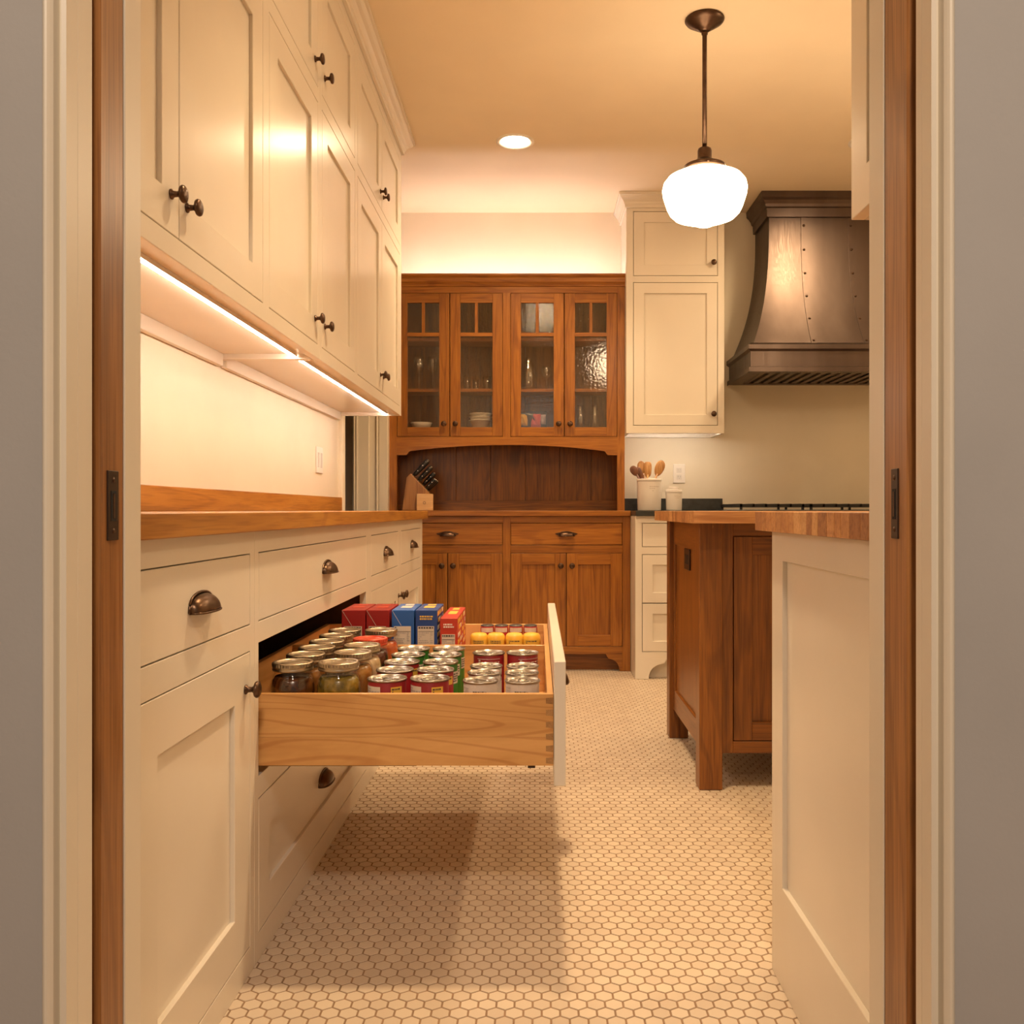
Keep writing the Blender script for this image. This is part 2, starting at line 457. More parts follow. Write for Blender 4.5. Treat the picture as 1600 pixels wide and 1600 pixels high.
# split jambs
mb = MB().box(-0.49, JL, 0.9055, 0.936, 0, 2.1)
struct(mb, 'trim_1', 'white_trim', bevel=.001, label='white near jamb strip on the left of the doorway')
mb = MB().box(-0.49, JL, 1.010, 1.0505, 0, 2.1)
struct(mb, 'trim_2', 'white_trim', bevel=.001, label='white far jamb strip on the left of the doorway')
mb = MB().box(JR, 0.42, 0.9055, 0.921, 0, 2.1)
struct(mb, 'trim_3', 'white_trim', bevel=.001, label='white near jamb strip on the right of the doorway')
mb = MB().box(JR, 0.42, 1.0065, 1.0505, 0, 2.1)
struct(mb, 'trim_4', 'white_trim', bevel=.001, label='white far jamb strip on the right of the doorway')
def casing(s, X0, name, lab):
    # jamb edge, groove and rounded back band, profile in (x, depth)
    pts = [(0, 0.9055), (0, 0.884), (0.004, 0.882), (0.0055, 0.888), (0.0085, 0.888), (0.0095, 0.878)]
    pts += [(0.0095 + 0.011 * t / 6, 0.878 - 0.006 * math.sin(PI * t / 6)) for t in range(1, 7)] + [(0.0215, 0.8888), (0.0215, 0.9055)]
    mb = MB().prism([(X0 + s * a, b) for a, b in pts], 0, 2.12, lambda a, b, c: (a, b, c))
    struct(mb, name, 'white_trim', label=lab)
casing(-1, JL, 'trim_5', 'white moulded casing beside the grey wall, left of the doorway')
casing(1, JR, 'trim_6', 'white moulded casing beside the grey wall, right of the doorway')
# pocket doors
def pocket(name, s, X0, D0, D1, zc, lab):
    a, b = sorted((X0, X0 + s * 0.75))
    d = MB().box(a, b, D0, D1, 0.01, 2.09).build(name, 'door_oak_z', origin=(X0, D0, 0), bevel=.002)
    tag(d, lab, kind='structure')
    dm = (D0 + D1) / 2
    def bx(x0, x1, *r):
        x0, x1 = sorted((X0 - s * x0, X0 - s * x1)); return MB().box(x0, x1, *r)
    hw = .0125 if s < 0 else .009
    p = bx(-.002, .0016, dm - hw, dm + hw, zc - .038, zc + .038).build('edge_plate', 'dark_plate', d, bevel=.0006)
    bx(.0012, .0021, dm - hw * .5, dm + hw * .5, zc - .017, zc + .016).build('pull_slot', 'black_hole', p)
    bx(.0014, .0026, dm - hw * .15, dm + hw * .18, zc - .014, zc + .013).build('pull_lever', 'bronze', p)
    for zz in (zc + .028, zc - .028):
        q = MB().lathe([(0, .0024), (.003, .0022), (.0032, .001)], 12, lambda x, y, z: (X0 - s * z, dm + x, zz + y))
        q.build('screw', 'bronze', p)
    return d
pocket('door_1', -1, JL - .0002, 0.953, 1.0065, 0.925, 'oak pocket door edge with dark pull plate, left of the doorway')
pocket('door_2', 1, JR + .0002, 0.942, 1.0035, 0.927, 'oak pocket door edge with dark pull plate, right of the doorway')
# hallway shell behind the camera
struct(MB().box(-1.9, -1.8, -1.6, 0.889, -.05, ZC), 'wall_hall_left', 'wall_grey')
struct(MB().box(1.8, 1.9, -1.6, 0.889, -.05, ZC), 'wall_hall_right', 'wall_grey')
struct(MB().box(-1.9, 1.9, -1.7, -1.6, -.05, ZC), 'wall_hall_back', 'wall_grey')
struct(MB().box(-1.9, 1.9, -1.6, 0.889, -.06, -.01), 'floor_hall', 'hall_floor')
struct(MB().box(-1.9, 1.9, -1.6, 0.889, ZC, ZC + .05), 'ceiling_hall', 'white_trim')
hl = bpy.data.lights.new('hall_fill', 'AREA'); hl.shape = 'DISK'; hl.size = 0.35; hl.energy = LIGHT['hall']; hl.color = (1.0, 0.80, 0.62)
ho = bpy.data.objects.new('hall_fill', hl); COL.objects.link(ho); ho.location = (0.1, -0.7, ZC - .02)  # unseen light added behind the camera for the grey hallway wall
# side opening casing and far jamb
struct(MB().box(XW, XW + .018, 4.432, 4.505, 0, 2.14), 'trim_7', 'white_trim', bevel=.002, label='white casing at the end of the left wall')
mb = MB().box(-1.075, -.98, 5.205, 5.221, 0, 2.1).box(-1.055, -1.045, 5.198, 5.206, 0, 2.1).box(-1.068, -1.062, 5.196, 5.206, 0, 2.1)
struct(mb, 'trim_8', 'white_trim', bevel=.002, label='white grooved far jamb of the side opening')
mb = MB().box(-.985, -.874, 5.225, 5.5, 0, ZC).box(-.94, -.932, 5.214, 5.226, 0, ZC).box(-.925, -.874, 5.219, 5.226, 0, ZC)
struct(mb, 'trim_9', 'white_trim', bevel=.002, label='white filler strip between side opening and oak hutch')

# ---- hexagonal floor tiles
PX, PY = 0.0337, 0.02875
def hex_pts(r):
    kx = PX / 2 * r; ky = PY * 2 / 3 * r
    return [(0, ky), (kx, ky / 2), (kx, -ky / 2), (0, -ky), (-kx, -ky / 2), (-kx, ky / 2)]
g = 0.90
def hex_geo(cx, cy):
    A = hex_pts(g); B = hex_pts(g - 0.035)
    vs_ = [(cx + x, cy + y, -0.0010) for x, y in A] + [(cx + x, cy + y, 0.0) for x, y in B]
    fs_ = [(6, 11, 10, 9, 8, 7)] + [(i, 6 + i, 6 + (i + 1) % 6, (i + 1) % 6) for i in range(6)]
    return vs_, fs_
t1 = MB(); t1.add(*hex_geo(0, 0)); tile_me = t1.mesh('tile', 'tile_single', recalc=False)
cells = []
j0 = int((0.93 - 1.639) / PY); j1 = int((YB - 1.639) / PY)
for j in range(j0, j1 + 1):
    y = 1.639 + j * PY
    off = -0.0093 + (PX / 2 if j % 2 else 0)
    for i in range(-18, 86):
        x = off + i * PX
        if x < -0.60 or x > 2.88: continue
        if y < 1.0 and not (JL < x < JR): continue
        if x > 0.50 and y < 1.76: continue
        cells.append((x, y))
def vis(c):
    px = 840 + F * c[0] / c[1]; py = 797 + F * H / c[1]
    return py < 1607 and c[0] > -0.585 and (c[0] < 0.485 or c[1] > 1.80)
order = sorted([c for c in cells if vis(c)], key=lambda c: (round(c[1], 4), abs(c[0])))
near = set(order[:300])
tm = MB()
for c in cells:
    if c in near: inst('tile', tile_me, floor, (c[0], c[1], 0))
    else: tm.add(*hex_geo(*c))
ts = tm.build('tile_field', 'tile_ceramic', floor, recalc=False); ts['kind'] = 'stuff'

# ------------------------------------------------------------------ hardware meshes
def knob_mb(M):
    return MB().lathe([(0, 0), (.0095, 0), (.0095, .0025), (.006, .005), (.0052, .013), (.008, .017), (.0150, .0195), (.0165, .0225), (.0155, .026), (.011, .0285), (0, .0295)], 20, M)
KX = knob_mb(lambda x, y, z: (z, x, y)).mesh('knob', 'bronze')
KY = knob_mb(lambda x, y, z: (x, -z, y)).mesh('knob', 'bronze')
def cup_mb(M, a=.052, b=.030, c=.026, z0=-.012):
    mb = MB(); nt_, np_ = 24, 8; vs_ = []; fs_ = []
    for th in (0, 1):
        k = 1.0 if th == 0 else 0.93
        for i in range(nt_ + 1):
            t = PI * i / nt_; st = max(0.0, math.sin(t)) ** 0.62
            for j in range(np_ + 1):
                p = PI / 2 * j / np_
                vs_.append(M(a * k * math.cos(t), z0 + b * k * st * math.cos(p), c * k * st * math.sin(p) + .001))
    N = (nt_ + 1) * (np_ + 1)
    for th in (0, 1):
        for i in range(nt_):
            for j in range(np_):
                q = th * N + i * (np_ + 1) + j
                fs_.append((q, q + 1, q + np_ + 2, q + np_ + 1))
    for i in range(nt_):
        q = i * (np_ + 1) + np_; fs_.append((q, q + np_ + 1, N + q + np_ + 1, N + q))
        q = i * (np_ + 1); fs_.append((q, q + np_ + 1, N + q + np_ + 1, N + q))
    mb.add(vs_, fs_, 0, True)
    # flange round the dome and lip along its lower rim
    pts = [M(a * 1.03 * math.cos(PI * i / 20), z0 + b * 1.08 * max(0, math.sin(PI * i / 20)) ** .62, .0015) for i in range(21)]
    mb.tube(pts, .0024, 6)
    pts = [M(a * math.cos(PI * i / 20), z0, c * max(0, math.sin(PI * i / 20)) ** .62 + .001) for i in range(21)]
    mb.tube(pts, .0018, 6)
    return mb
CX = cup_mb(lambda u, v, w: (w, u, v)).mesh('cup_pull', 'bronze_pull')
def hutch_pull(M):
    mb = cup_mb(M, a=.043, b=.024, c=.024, z0=-.011)
    poly = []
    for i in range(13): 
        t = -1 + 2 * i / 12; poly.append((.066 * t, .003 + .012 * (1 - abs(t) ** 1.6)))
    for i in range(1, 12):
        t = 1 - 2 * i / 12; poly.append((.066 * t, -.001 - .012 * (1 - abs(t) ** 1.6)))
    mb.prism(poly, 0, .003, M)
    return mb
CY = hutch_pull(lambda u, v, w: (u, -w, v)).mesh('cup_pull', 'bronze')

# ------------------------------------------------------------------ cabinet fronts
def shaker(parent, M, u0, u1, v0, v1, fw, ms, mr, mp, name='door', gap=.0022, t=.02, rec=.009, bev=.0012, lab=None):
    """frame with vertical stiles (ms), rails (mr) and a recessed panel (mp) as sub-part"""
    u0 += gap; u1 -= gap; v0 += gap; v1 -= gap
    mb = MB()
    if ms == mr:
        mb.frame([u0, u1], [v0, v1], [(u0 + fw, u1 - fw, v0 + fw, v1 - fw)], -t, 0, M)
    else:
        mb.box(u0, u0 + fw, v0, v1, -t, 0, 0, M).box(u1 - fw, u1, v0, v1, -t, 0, 0, M)
        mb.box(u0 + fw, u1 - fw, v1 - fw, v1, -t, 0, 1, M).box(u0 + fw, u1 - fw, v0, v0 + fw, -t, 0, 1, M)
    d = mb.build(name, [ms] if ms == mr else [ms, mr], parent, bevel=bev)
    MB().box(u0 + fw - .004, u1 - fw + .004, v0 + fw - .004, v1 - fw + .004, -t + .003, -rec, 0, M).build('panel', mp, d)
    return d
def slab(parent, M, u0, u1, v0, v1, mat, name='drawer', gap=.0022, t=.02):
    return MB().box(u0 + gap, u1 - gap, v0 + gap, v1 - gap, -t, 0, 0, M).build(name, mat, parent, bevel=.0014)
CP = 'cream_paint'

# ------------------------------------------------------------------ left base cabinets
MBL = lambda u, v, w: (XB + w, u, v)
def closed_body(mb, M, u0, u1, v0, v1, depth, m=0):
    mb.box(u0, u1, v0, v1, -depth, -.0225, m, M)
DEP = XB - XW - .002
# unit A
ua = thing('base_cabinet', (XW + .2, 1.42, 0), 'cream base cabinet nearest the doorway, one drawer over one panelled door', 'cabinet', 'cream base cabinets on the left')
mb = MB(); closed_body(mb, MBL, 1.053, 1.803, 0, .877, DEP); mb.build('body', CP, ua)
opA = [(1.255, 1.777, .692, .834), (1.255, 1.777, .054, .641)]
MB().frame([1.053, 1.803], [0, .877], opA, -.022, 0, MBL).build('face_frame', CP, ua, bevel=.0008)
d = slab(ua, MBL, *opA[0], CP); inst('cup_pull', CX, d, (XB, 1.516, .762))
d = shaker(ua, MBL, *opA[1], .088, CP, CP, CP); inst('knob', KX, d, (XB, 1.748, .570))
# unit B with the open drawer
ub = thing('base_cabinet', (XW + .2, 2.41, 0), 'cream base cabinet in the middle with its wide pantry drawer pulled open', 'cabinet', 'cream base cabinets on the left')
B0, B1 = 1.8035, 3.030
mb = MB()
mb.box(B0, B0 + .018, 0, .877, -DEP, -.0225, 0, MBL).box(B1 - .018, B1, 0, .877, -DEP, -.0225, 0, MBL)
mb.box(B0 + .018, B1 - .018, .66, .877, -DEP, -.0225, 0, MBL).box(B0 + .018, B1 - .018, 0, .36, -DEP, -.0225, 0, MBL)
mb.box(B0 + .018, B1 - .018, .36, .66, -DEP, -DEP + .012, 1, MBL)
mb.build('body', ['interior_shade', 'interior_shade'], ub)
opB = [(1.830, 2.980, .692, .834), (1.830, 2.980, .3765, .649), (1.830, 2.980, .055, .331)]
MB().frame([B0, B1], [0, .877], opB, -.022, 0, MBL).build('face_frame', CP, ub, bevel=.0008)
d = slab(ub, MBL, *opB[0], CP); inst('cup_pull', CX, d, (XB, 2.425, .764))
d = shaker(ub, MBL, *opB[2], .075, CP, CP, CP, name='drawer'); inst('cup_pull', CX, d, (XB - .009, 2.42, .198))
# open drawer: front slab is the part, the box boards are its sub-parts
X1o, X1i = 0.0576, 0.0335
dr = MB().box(X1i, X1o, 1.832, 2.978, .355, .611).build('drawer', CP, ub, bevel=.0018)
dr['label'] = 'wide maple pantry drawer pulled fully open'
inst('cup_pull', CX, dr, (X1o, 2.42, .47))
BX0, BX1 = -0.70, 0.0325
N0, N1 = 1.8365, 2.972
ZT, ZB0, ZFL = .543, .396, .412
T = .0135
MB().box(BX0, BX1, N0, N0 + T, .4542, ZT).build('side_board', 'maple_x', dr, bevel=.0006)
MB().box(BX0, BX1, N0, N0 + T, ZB0, .4540).build('side_board', 'maple_x', dr, bevel=.0006)
MB().box(BX0, BX1, N1 - T, N1, ZB0, ZT).build('side_board', 'maple_x', dr, bevel=.001)
MB().box(BX1 - T, BX1 - .0005, N0 + T, N1 - T, ZB0, ZT).build('front_board', 'maple_y', dr, bevel=.001)
MB().box(BX0, BX0 + T, N0 + T, N1 - T, ZB0, ZT).build('back_board', 'maple_y', dr, bevel=.001)
MB().box(BX0 + T, BX1 - T, N0 + T, N1 - T, ZFL - .009, ZFL).build('bottom_board', 'maple_x', dr)
MB().box(BX0 + T, BX1 - T, 2.507, 2.519, ZFL, ZT - .001).build('divider', 'maple_x', dr, bevel=.001)
for k in range(6):
    zz = ZB0 + .004 + k * .0245
    q = MB().prism([(BX1 - .0155, zz + .001), (BX1 - .0008, zz - .0005), (BX1 - .0008, zz + .0135), (BX1 - .0155, zz + .012)], N0 - .0003, N0 + .004, lambda a, b, c: (a, c, b))
    q.build('dovetail', 'maple_end', dr)
MB().box(-0.66, -0.25, N0 + .012, N0 + .024, ZB0 - .004, ZB0 - .0005).build('slide_rail', 'dark_plate', dr)
MB().box(-.02, -.005, N0 + .004, N0 + .014, ZB0 - .006, ZB0 - .0005).build('slide_clip', 'dark_plate', dr)
# unit C
uc = thing('base_cabinet', (XW + .2, 3.73, 0), 'cream base cabinet farthest from the doorway with two drawers over paired doors', 'cabinet', 'cream base cabinets on the left')
mb = MB(); closed_body(mb, MBL, 3.0305, 4.43, 0, .877, DEP); mb.build('body', CP, uc)
opC = [(3.07, 3.66, .692, .834), (3.746, 4.365, .692, .834), (3.07, 3.708, .054, .641), (3.708, 4.365, .054, .641)]
MB().frame([3.0305, 4.43], [0, .877], opC, -.022, 0, MBL).build('face_frame', CP, uc, bevel=.0008)
for o_, c_ in ((opC[0], 3.37), (opC[1], 4.07)):
    d = slab(uc, MBL, *o_, CP); inst('cup_pull', CX, d, (XB, c_, .763))
for o_, c_ in ((opC[2], 3.668), (opC[3], 3.75)):
    d = shaker(uc, MBL, *o_, .085, CP, CP, CP, gap=.0016); inst('knob', KX, d, (XB, c_, .570))
# worktop and upstand
ct = MB().box(XW + .001, XB + .025, 1.054, 4.448, CT0, CT1).build('worktop', 'counter_oak_y', origin=(XW + .2, 2.7, CT0), bevel=.002)
tag(ct, 'long oak worktop running along the cream cabinets on the left', 'worktop')
us = MB().box(XW + .0005, XW + .02, 1.056, 4.425, CT1 + .0003, CT1 + .066).build('upstand', 'counter_oak_y', origin=(XW + .01, 2.7, CT1), bevel=.0015)
tag(us, 'low oak upstand board at the back of the long oak worktop', 'upstand')

# ------------------------------------------------------------------ left upper cabinets
MUL = lambda u, v, w: (XU + w, u, v)
ZU0, ZU1 = 1.384, 2.70
DU = XU - XW - .002
def upper(u0, u1, lab, doors):
    c = thing('wall_cabinet', (XW + .15, (u0 + u1) / 2, ZU0), lab, 'cabinet', 'cream wall cabinets on the left')
    mb = MB(); mb.box(u0, u1, ZU0 + .016, ZU1, -DU, -.0225, 0, MUL)
    mb.box(u0, u0 + .016, ZU0, ZU0 + .02, -DU, -.0225, 0, MUL).box(u1 - .016, u1, ZU0, ZU0 + .02, -DU, -.0225, 0, MUL)
    mb.build('body', CP, c, bevel=.0008)
    MB().box(u0 + .016, u1 - .016, ZU0 - .022, ZU0 + .016, -DU, -DU + .018, 0, MUL).build('back_rail', CP, c, bevel=.001)
    ops = []
    for a, b, kn in doors:
        ops += [(a, b, 1.426, 2.168), (a, b, 2.213, 2.63)]
    MB().frame([u0, u1], [ZU0, ZU1], ops, -.022, 0, MUL).build('face_frame', CP, c, bevel=.0008)
    for a, b, kn in doors:
        for (v0, v1, kz) in ((1.426, 2.168, 1.499), (2.213, 2.63, 2.282)):
            d = shaker(c, MUL, a, b, v0, v1, .076, CP, CP, CP, gap=.0018)
            inst('knob', KX, d, (XU, (b - .038) if kn > 0 else (a + .036), kz))
    return c
upper(1.054, 2.767, 'cream wall cabinet nearest the doorway, three doors under three short doors', [(1.17, 1.68, 1), (1.68, 2.193, -1), (2.243, 2.743, 1)])
upper(2.7675, 4.417, 'cream wall cabinet at the far end of the left run, stacked doors', [(2.792, 3.295, -1), (3.345, 3.868, 1), (3.868, 4.385, -1)])
prof = [(0, 2.672), (.012, 2.674), (.013, 2.690), (.018, 2.694), (.022, 2.704), (.030, 2.714), (.042, 2.722), (.050, 2.730), (.052, 2.735), (.060, 2.737), (.060, 2.7535), (0, 2.7535)]
cr = MB().sweep([(XU + .0008, 1.054), (XU + .0008, 4.4178), (XW + .001, 4.4178)], prof).build('crown_molding', CP, origin=(XU, 2.7, 2.67))
tag(cr, 'cream crown moulding along the top of the left wall cabinets', 'moulding')
def led(name, x0, x1, y0, y1, z, mat, lab, up=False, lip=None):
    t = thing(name, ((x0 + x1) / 2, (y0 + y1) / 2, z), lab, 'light strip', 'cabinet light strips')
    s = -1 if not up else 1
    a, b = sorted((z, z + s * .005)); c_, d_ = sorted((z + s * .0051, z + s * .0085))
    cb = MB().box(x0, x1, y0, y1, a, b)
    if lip == 'x': l0, l1 = sorted((z, z - .0095)); cb.box(x1, x1 + .002, y0, y1, l0, l1)
    cb.build('channel', 'white_plastic', t)
    MB().box(x0 + .002, x1 - .002, y0 + .004, y1 - .004, c_, d_).build('diffuser', mat, t)
led('light_strip', -.757, -.739, 1.075, 2.745, ZU0 + .0158, 'led_glow', 'glowing strip light under the wall cabinet nearest the doorway', lip='x')
led('light_strip', -.757, -.739, 2.79, 4.395, ZU0 + .0158, 'led_glow', 'shorter-looking glowing strip light under the far left wall cabinet', lip='x')
# outlet plate on left wall
def outlet(loc, M, w, h, lab, mat, slots):
    t = thing('outlet', loc, lab, 'outlet')
    p = MB().box(-w / 2, w / 2, -h / 2, h / 2, 0, .006, 0, M).build('plate', mat, t, bevel=.002)
    for (a, b, c_, d_, mm) in slots:
        MB().box(a, b, c_, d_, .0055, .0072, 0, M).build('socket', mm, p, bevel=.0006)
    return t
MO = lambda u, v, w: (XW + w, 4.03 + u, 1.1445 + v)
outlet((XW, 4.03, 1.1445), MO, .115, .118, 'white switch plate on the cream wall above the left worktop', 'white_plastic',
       [(-.043, -.010, -.033, .033, 'white_dish'), (.010, .043, -.033, .033, 'white_dish')])

# ------------------------------------------------------------------ drawer contents
ZF = ZFL + .0004
def cyl_patch(mb, r, a0, a1, z0, z1, m=0, n=8):
    vs_ = []; 
    for i in range(n + 1):
        a = a0 + (a1 - a0) * i / n
        vs_ += [(r * math.cos(a), r * math.sin(a), z0), (r * math.cos(a), r * math.sin(a), z1)]
    mb.add(vs_, [(2*i, 2*i+2, 2*i+3, 2*i+1) for i in range(n)], m, True)
def text_rows(mb, fn, a0, a1, z0, z1, rows, m, rnd, fill=.55):
    """rows of little dashes standing for illegible print; fn adds one dash"""
    dz = (z1 - z0) / rows
    for k in range(rows):
        a = a0
        while a < a1 - .02 * (a1 - a0):
            w = (a1 - a0) * rnd.uniform(.06, .2)
            fn(mb, a, min(a1, a + w), z1 - (k + 1) * dz + dz * (1 - fill), z1 - k * dz, m)
            a += w + (a1 - a0) * .045
            if rnd.random() < .12: break
CAN = {}
def can_parts(kind, r, h):
    body = {'red': 'label_red', 'green': 'label_green', 'white': 'label_white', 'deep': 'label_red'}[kind]
    rb = r - .0016
    lab = MB().lathe([(0, .001), (rb, .001), (rb + .0004, .004), (rb, .006), (rb, h - .006), (rb - .001, h - .004)], 40).mesh('can_body', body)
    rim = MB().lathe([(rb - .001, h - .0045), (r, h - .004), (r + .0006, h - .002), (r, h), (r - .0015, h), (r - .002, h - .004), (r - .004, h - .0045)], 40).mesh('rim', 'can_metal')
    lid = MB().lathe([(r - .0035, h - .0044), (r * .80, h - .0044), (r * .78, h - .0034), (r * .72, h - .0034), (r * .70, h - .0042), (r * .52, h - .0040), (r * .50, h - .0030), (r * .46, h - .0030), (r * .44, h - .0040), (0, h - .0040)], 40).mesh('lid', 'can_metal')
    tb = MB()
    tb.tube([(.017 * math.cos(t * PI / 8) - .004, .010 * math.sin(t * PI / 8), h - .0022) for t in range(17)], .0012, 6)
    tb.box(.010, .022, -.005, .005, h - .0040, h - .0022)
    tab = tb.mesh('pull_tab', 'can_metal')
    pr = MB(); rnd = random.Random(hash(kind) % 97 if False else len(kind))
    fn = lambda mb, a0, a1, z0, z1, m: cyl_patch(mb, rb + .0008, a0, a1, z0, z1, m, 2)
    C = -PI / 2
    if kind == 'red':
        cyl_patch(pr, rb + .0005, C - 1.35, C - .25, h - .10, h - .013, 0)        # pale panel left
        text_rows(pr, fn, C - 1.28, C - .32, h - .060, h - .017, 8, 1, rnd)
        cyl_patch(pr, rb + .0005, C + .30, C + .95, h - .032, h - .014, 2)        # yellow badge
        text_rows(pr, fn, C + .36, C + .9, h - .029, h - .017, 2, 3, rnd, .6)
        mats = ['label_cream', 'print_grey', 'label_yellow', 'print_dark']
    elif kind == 'green':
        cyl_patch(pr, rb + .0005, C + .35, C + 1.3, h - .05, h - .022, 0)
        text_rows(pr, fn, C + .4, C + 1.25, h - .048, h - .026, 4, 1, rnd)
        cyl_patch(pr, rb + .0005, C - .9, C + .1, h - .045, h - .028, 2)
        mats = ['label_cream', 'print_dark', 'label_yellow']
    elif kind == 'deep':
        for z in (h - .013, h - .026): cyl_patch(pr, rb + .0005, C - .75, C + .85, z, z + .0008, 0)
        text_rows(pr, fn, C - .65, C + .8, h - .024, h - .015, 2, 0, rnd, .55)
        mats = ['print_white']
    else:
        text_rows(pr, fn, C + .1, C + .8, h - .026, h - .019, 1, 0, rnd, .8)
        text_rows(pr, fn, C - .6, C - .2, h - .024, h - .012, 2, 1, rnd, .5)
        for q in range(5): cyl_patch(pr, rb + .0005, C + .2 + q * .16, C + .25 + q * .16, h - .034 , h - .020 - .002 * (q % 2), 0, 2)
        mats = ['print_dark', 'print_faint']
    prm = pr.mesh('label_print', mats, recalc=False)
    return lab, rim, lid, tab, prm
def can(kind, x, y, r, ztop, lab, group, rot):
    key = (kind, r, round(ztop, 3))
    if key not in CAN: CAN[key] = can_parts(kind, r, ztop - ZF)
    b, rim, lid, tab, prm = CAN[key]
    t = thing('food_can', (x, y, ZF), lab, 'can', group); t.rotation_euler = (0, 0, rot)
    for n_, me in (('can_body', b), ('rim', rim), ('lid', lid)):
        o = bpy.data.objects.new(n_, me); COL.objects.link(o); o.parent = t
        if n_ == 'can_body':
            q = bpy.data.objects.new('label_print', prm); COL.objects.link(q); q.parent = o
    o = bpy.data.objects.new('pull_tab', tab); COL.objects.link(o); o.parent = t; o.rotation_euler = (0, 0, random.uniform(0, 6))
ordn = ['nearest', 'second', 'third', 'fourth', 'farthest']
CY5 = [1.9005, 2.004, 2.108, 2.211, 2.308]
for k in range(5):
    kind = 'red' if k < 3 else 'green'
    can(kind, -.319, CY5[k], .0415, .565, f'{kind}-labelled can, {ordn[k]} from the drawer side, in the column beside the jars', 'cans in the left columns', [.05, -.3, .3, .2, -.4][k])
    kind = 'red' if k < 2 else 'green'
    can(kind, -.2285, CY5[k] + .002, .0415, .565, f'{kind}-labelled can, {ordn[k]} from the drawer side, in the second can column', 'cans in the left columns', [-.1, .35, .2, -.1, .3][k])
for c_, (X, col) in enumerate(((-.119, 'left'), (-.034, 'right'))):
    for k, y in enumerate((1.894, 1.985, 2.070)):
        can('white', X + random.uniform(-.002, .002), y, .0372, .562, f'white-labelled can, {["nearest", "middle", "farthest"][k]} in the {col} column of the white cans', 'white-labelled cans by the drawer front', random.uniform(-.6, .6))
    can('deep', X - .004, 2.262, .0402, .562, f'tall dark red can behind the {col} column of white cans', 'dark red cans', [.0, .5][c_])
# jars
JH = .186
def jar_meshes(h):
    body = [(0, .004), (.036, .003), (.043, .008), (.0455, .016), (.0470, .05), (.0475, h * .66), (.0468, h * .74), (.0445, h * .80), (.0405, h * .855), (.0378, h * .875), (.0372, h * .95)]
    gl = MB().lathe(body, 36).mesh('jar_glass', 'jar_glass')
    inner = [(0, .007)] + [(max(.001, r - .0025), max(.007, z)) for r, z in body[1:-3]] + [(.037, h * .84), (0, h * .84)]
    band = [(.0392, h - .0175), (.0422, h - .0175), (.0430, h - .015), (.0422, h - .0125), (.0418, h - .011), (.0428, h - .0095), (.0426, h - .008)]
    bm_ = MB().lathe(band, 40)
    # knurled upper edge
    n = 80; vs_ = []; 
    for z in (h - .008, h - .0015):
        for i in range(n):
            a = 2 * PI * i / n; r = .0434 if i % 2 else .0422
            vs_.append((r * math.cos(a), r * math.sin(a), z))
    bm_.add(vs_, [(i, (i + 1) % n, n + (i + 1) % n, n + i) for i in range(n)], 0, False)
    bm_.lathe([(.0424, h - .0015), (.0415, h), (.036, h), (.0350, h - .003)], 40)
    lid = MB().lathe([(.0355, h - .0030), (.031, h - .0028), (.030, h - .0036), (.026, h - .0036), (.025, h - .0026), (0, h - .0026)], 40)
    return gl, inner, bm_, lid
JG, JIN, JB, JL_ = jar_meshes(JH)
JBm = {'jar_metal': JB.mesh('band', 'jar_metal'), 'red_lid': JB.mesh('band', 'red_lid')}
JLm = {'jar_lid': JL_.mesh('lid', 'jar_lid'), 'red_lid': JL_.mesh('lid', 'red_lid')}
JCm = {}
def jar(x, y, food, lab, band='jar_metal', lid='jar_lid'):
    t = thing('glass_jar', (x, y, ZF), lab, 'jar', 'jars of preserves in the open drawer'); t.rotation_euler = (0, 0, random.uniform(0, 6))
    if food not in JCm: JCm[food] = MB().lathe(JIN, 32).mesh('contents', food)
    for n_, me in (('jar_glass', JG), ('contents', JCm[food]), ('band', JBm[band]), ('lid', JLm[lid])):
        o = bpy.data.objects.new(n_, me); COL.objects.link(o); o.parent = t
on6 = ['nearest', 'second', 'third', 'fourth', 'fifth', 'farthest']
for k, y in enumerate((1.905, 2.012, 2.112, 2.212, 2.315, 2.416)):
    jar(-.520, y, 'food_brown' if k != 1 else 'food_amber', f'silver-lidded jar, {on6[k]} from the camera, in the row along the cabinet opening')
jar(-.4235, 1.908, 'food_pickle', 'silver-lidded jar of green and yellow pickles at the drawer side')
jar(-.421, 2.042, 'food_amber', 'silver-lidded jar of amber fruit behind the pickle jar')
jar(-.421, 2.150, 'food_garlic', 'silver-lidded jar of pale cream garlic cloves')
jar(-.4215, 2.258, 'food_plum', 'dark jar with a bright red lid among the silver-lidded jars', 'red_lid', 'red_lid')
jar(-.4225, 2.420, 'food_tomato', 'silver-lidded jar of red tomato sauce just before the cartons')
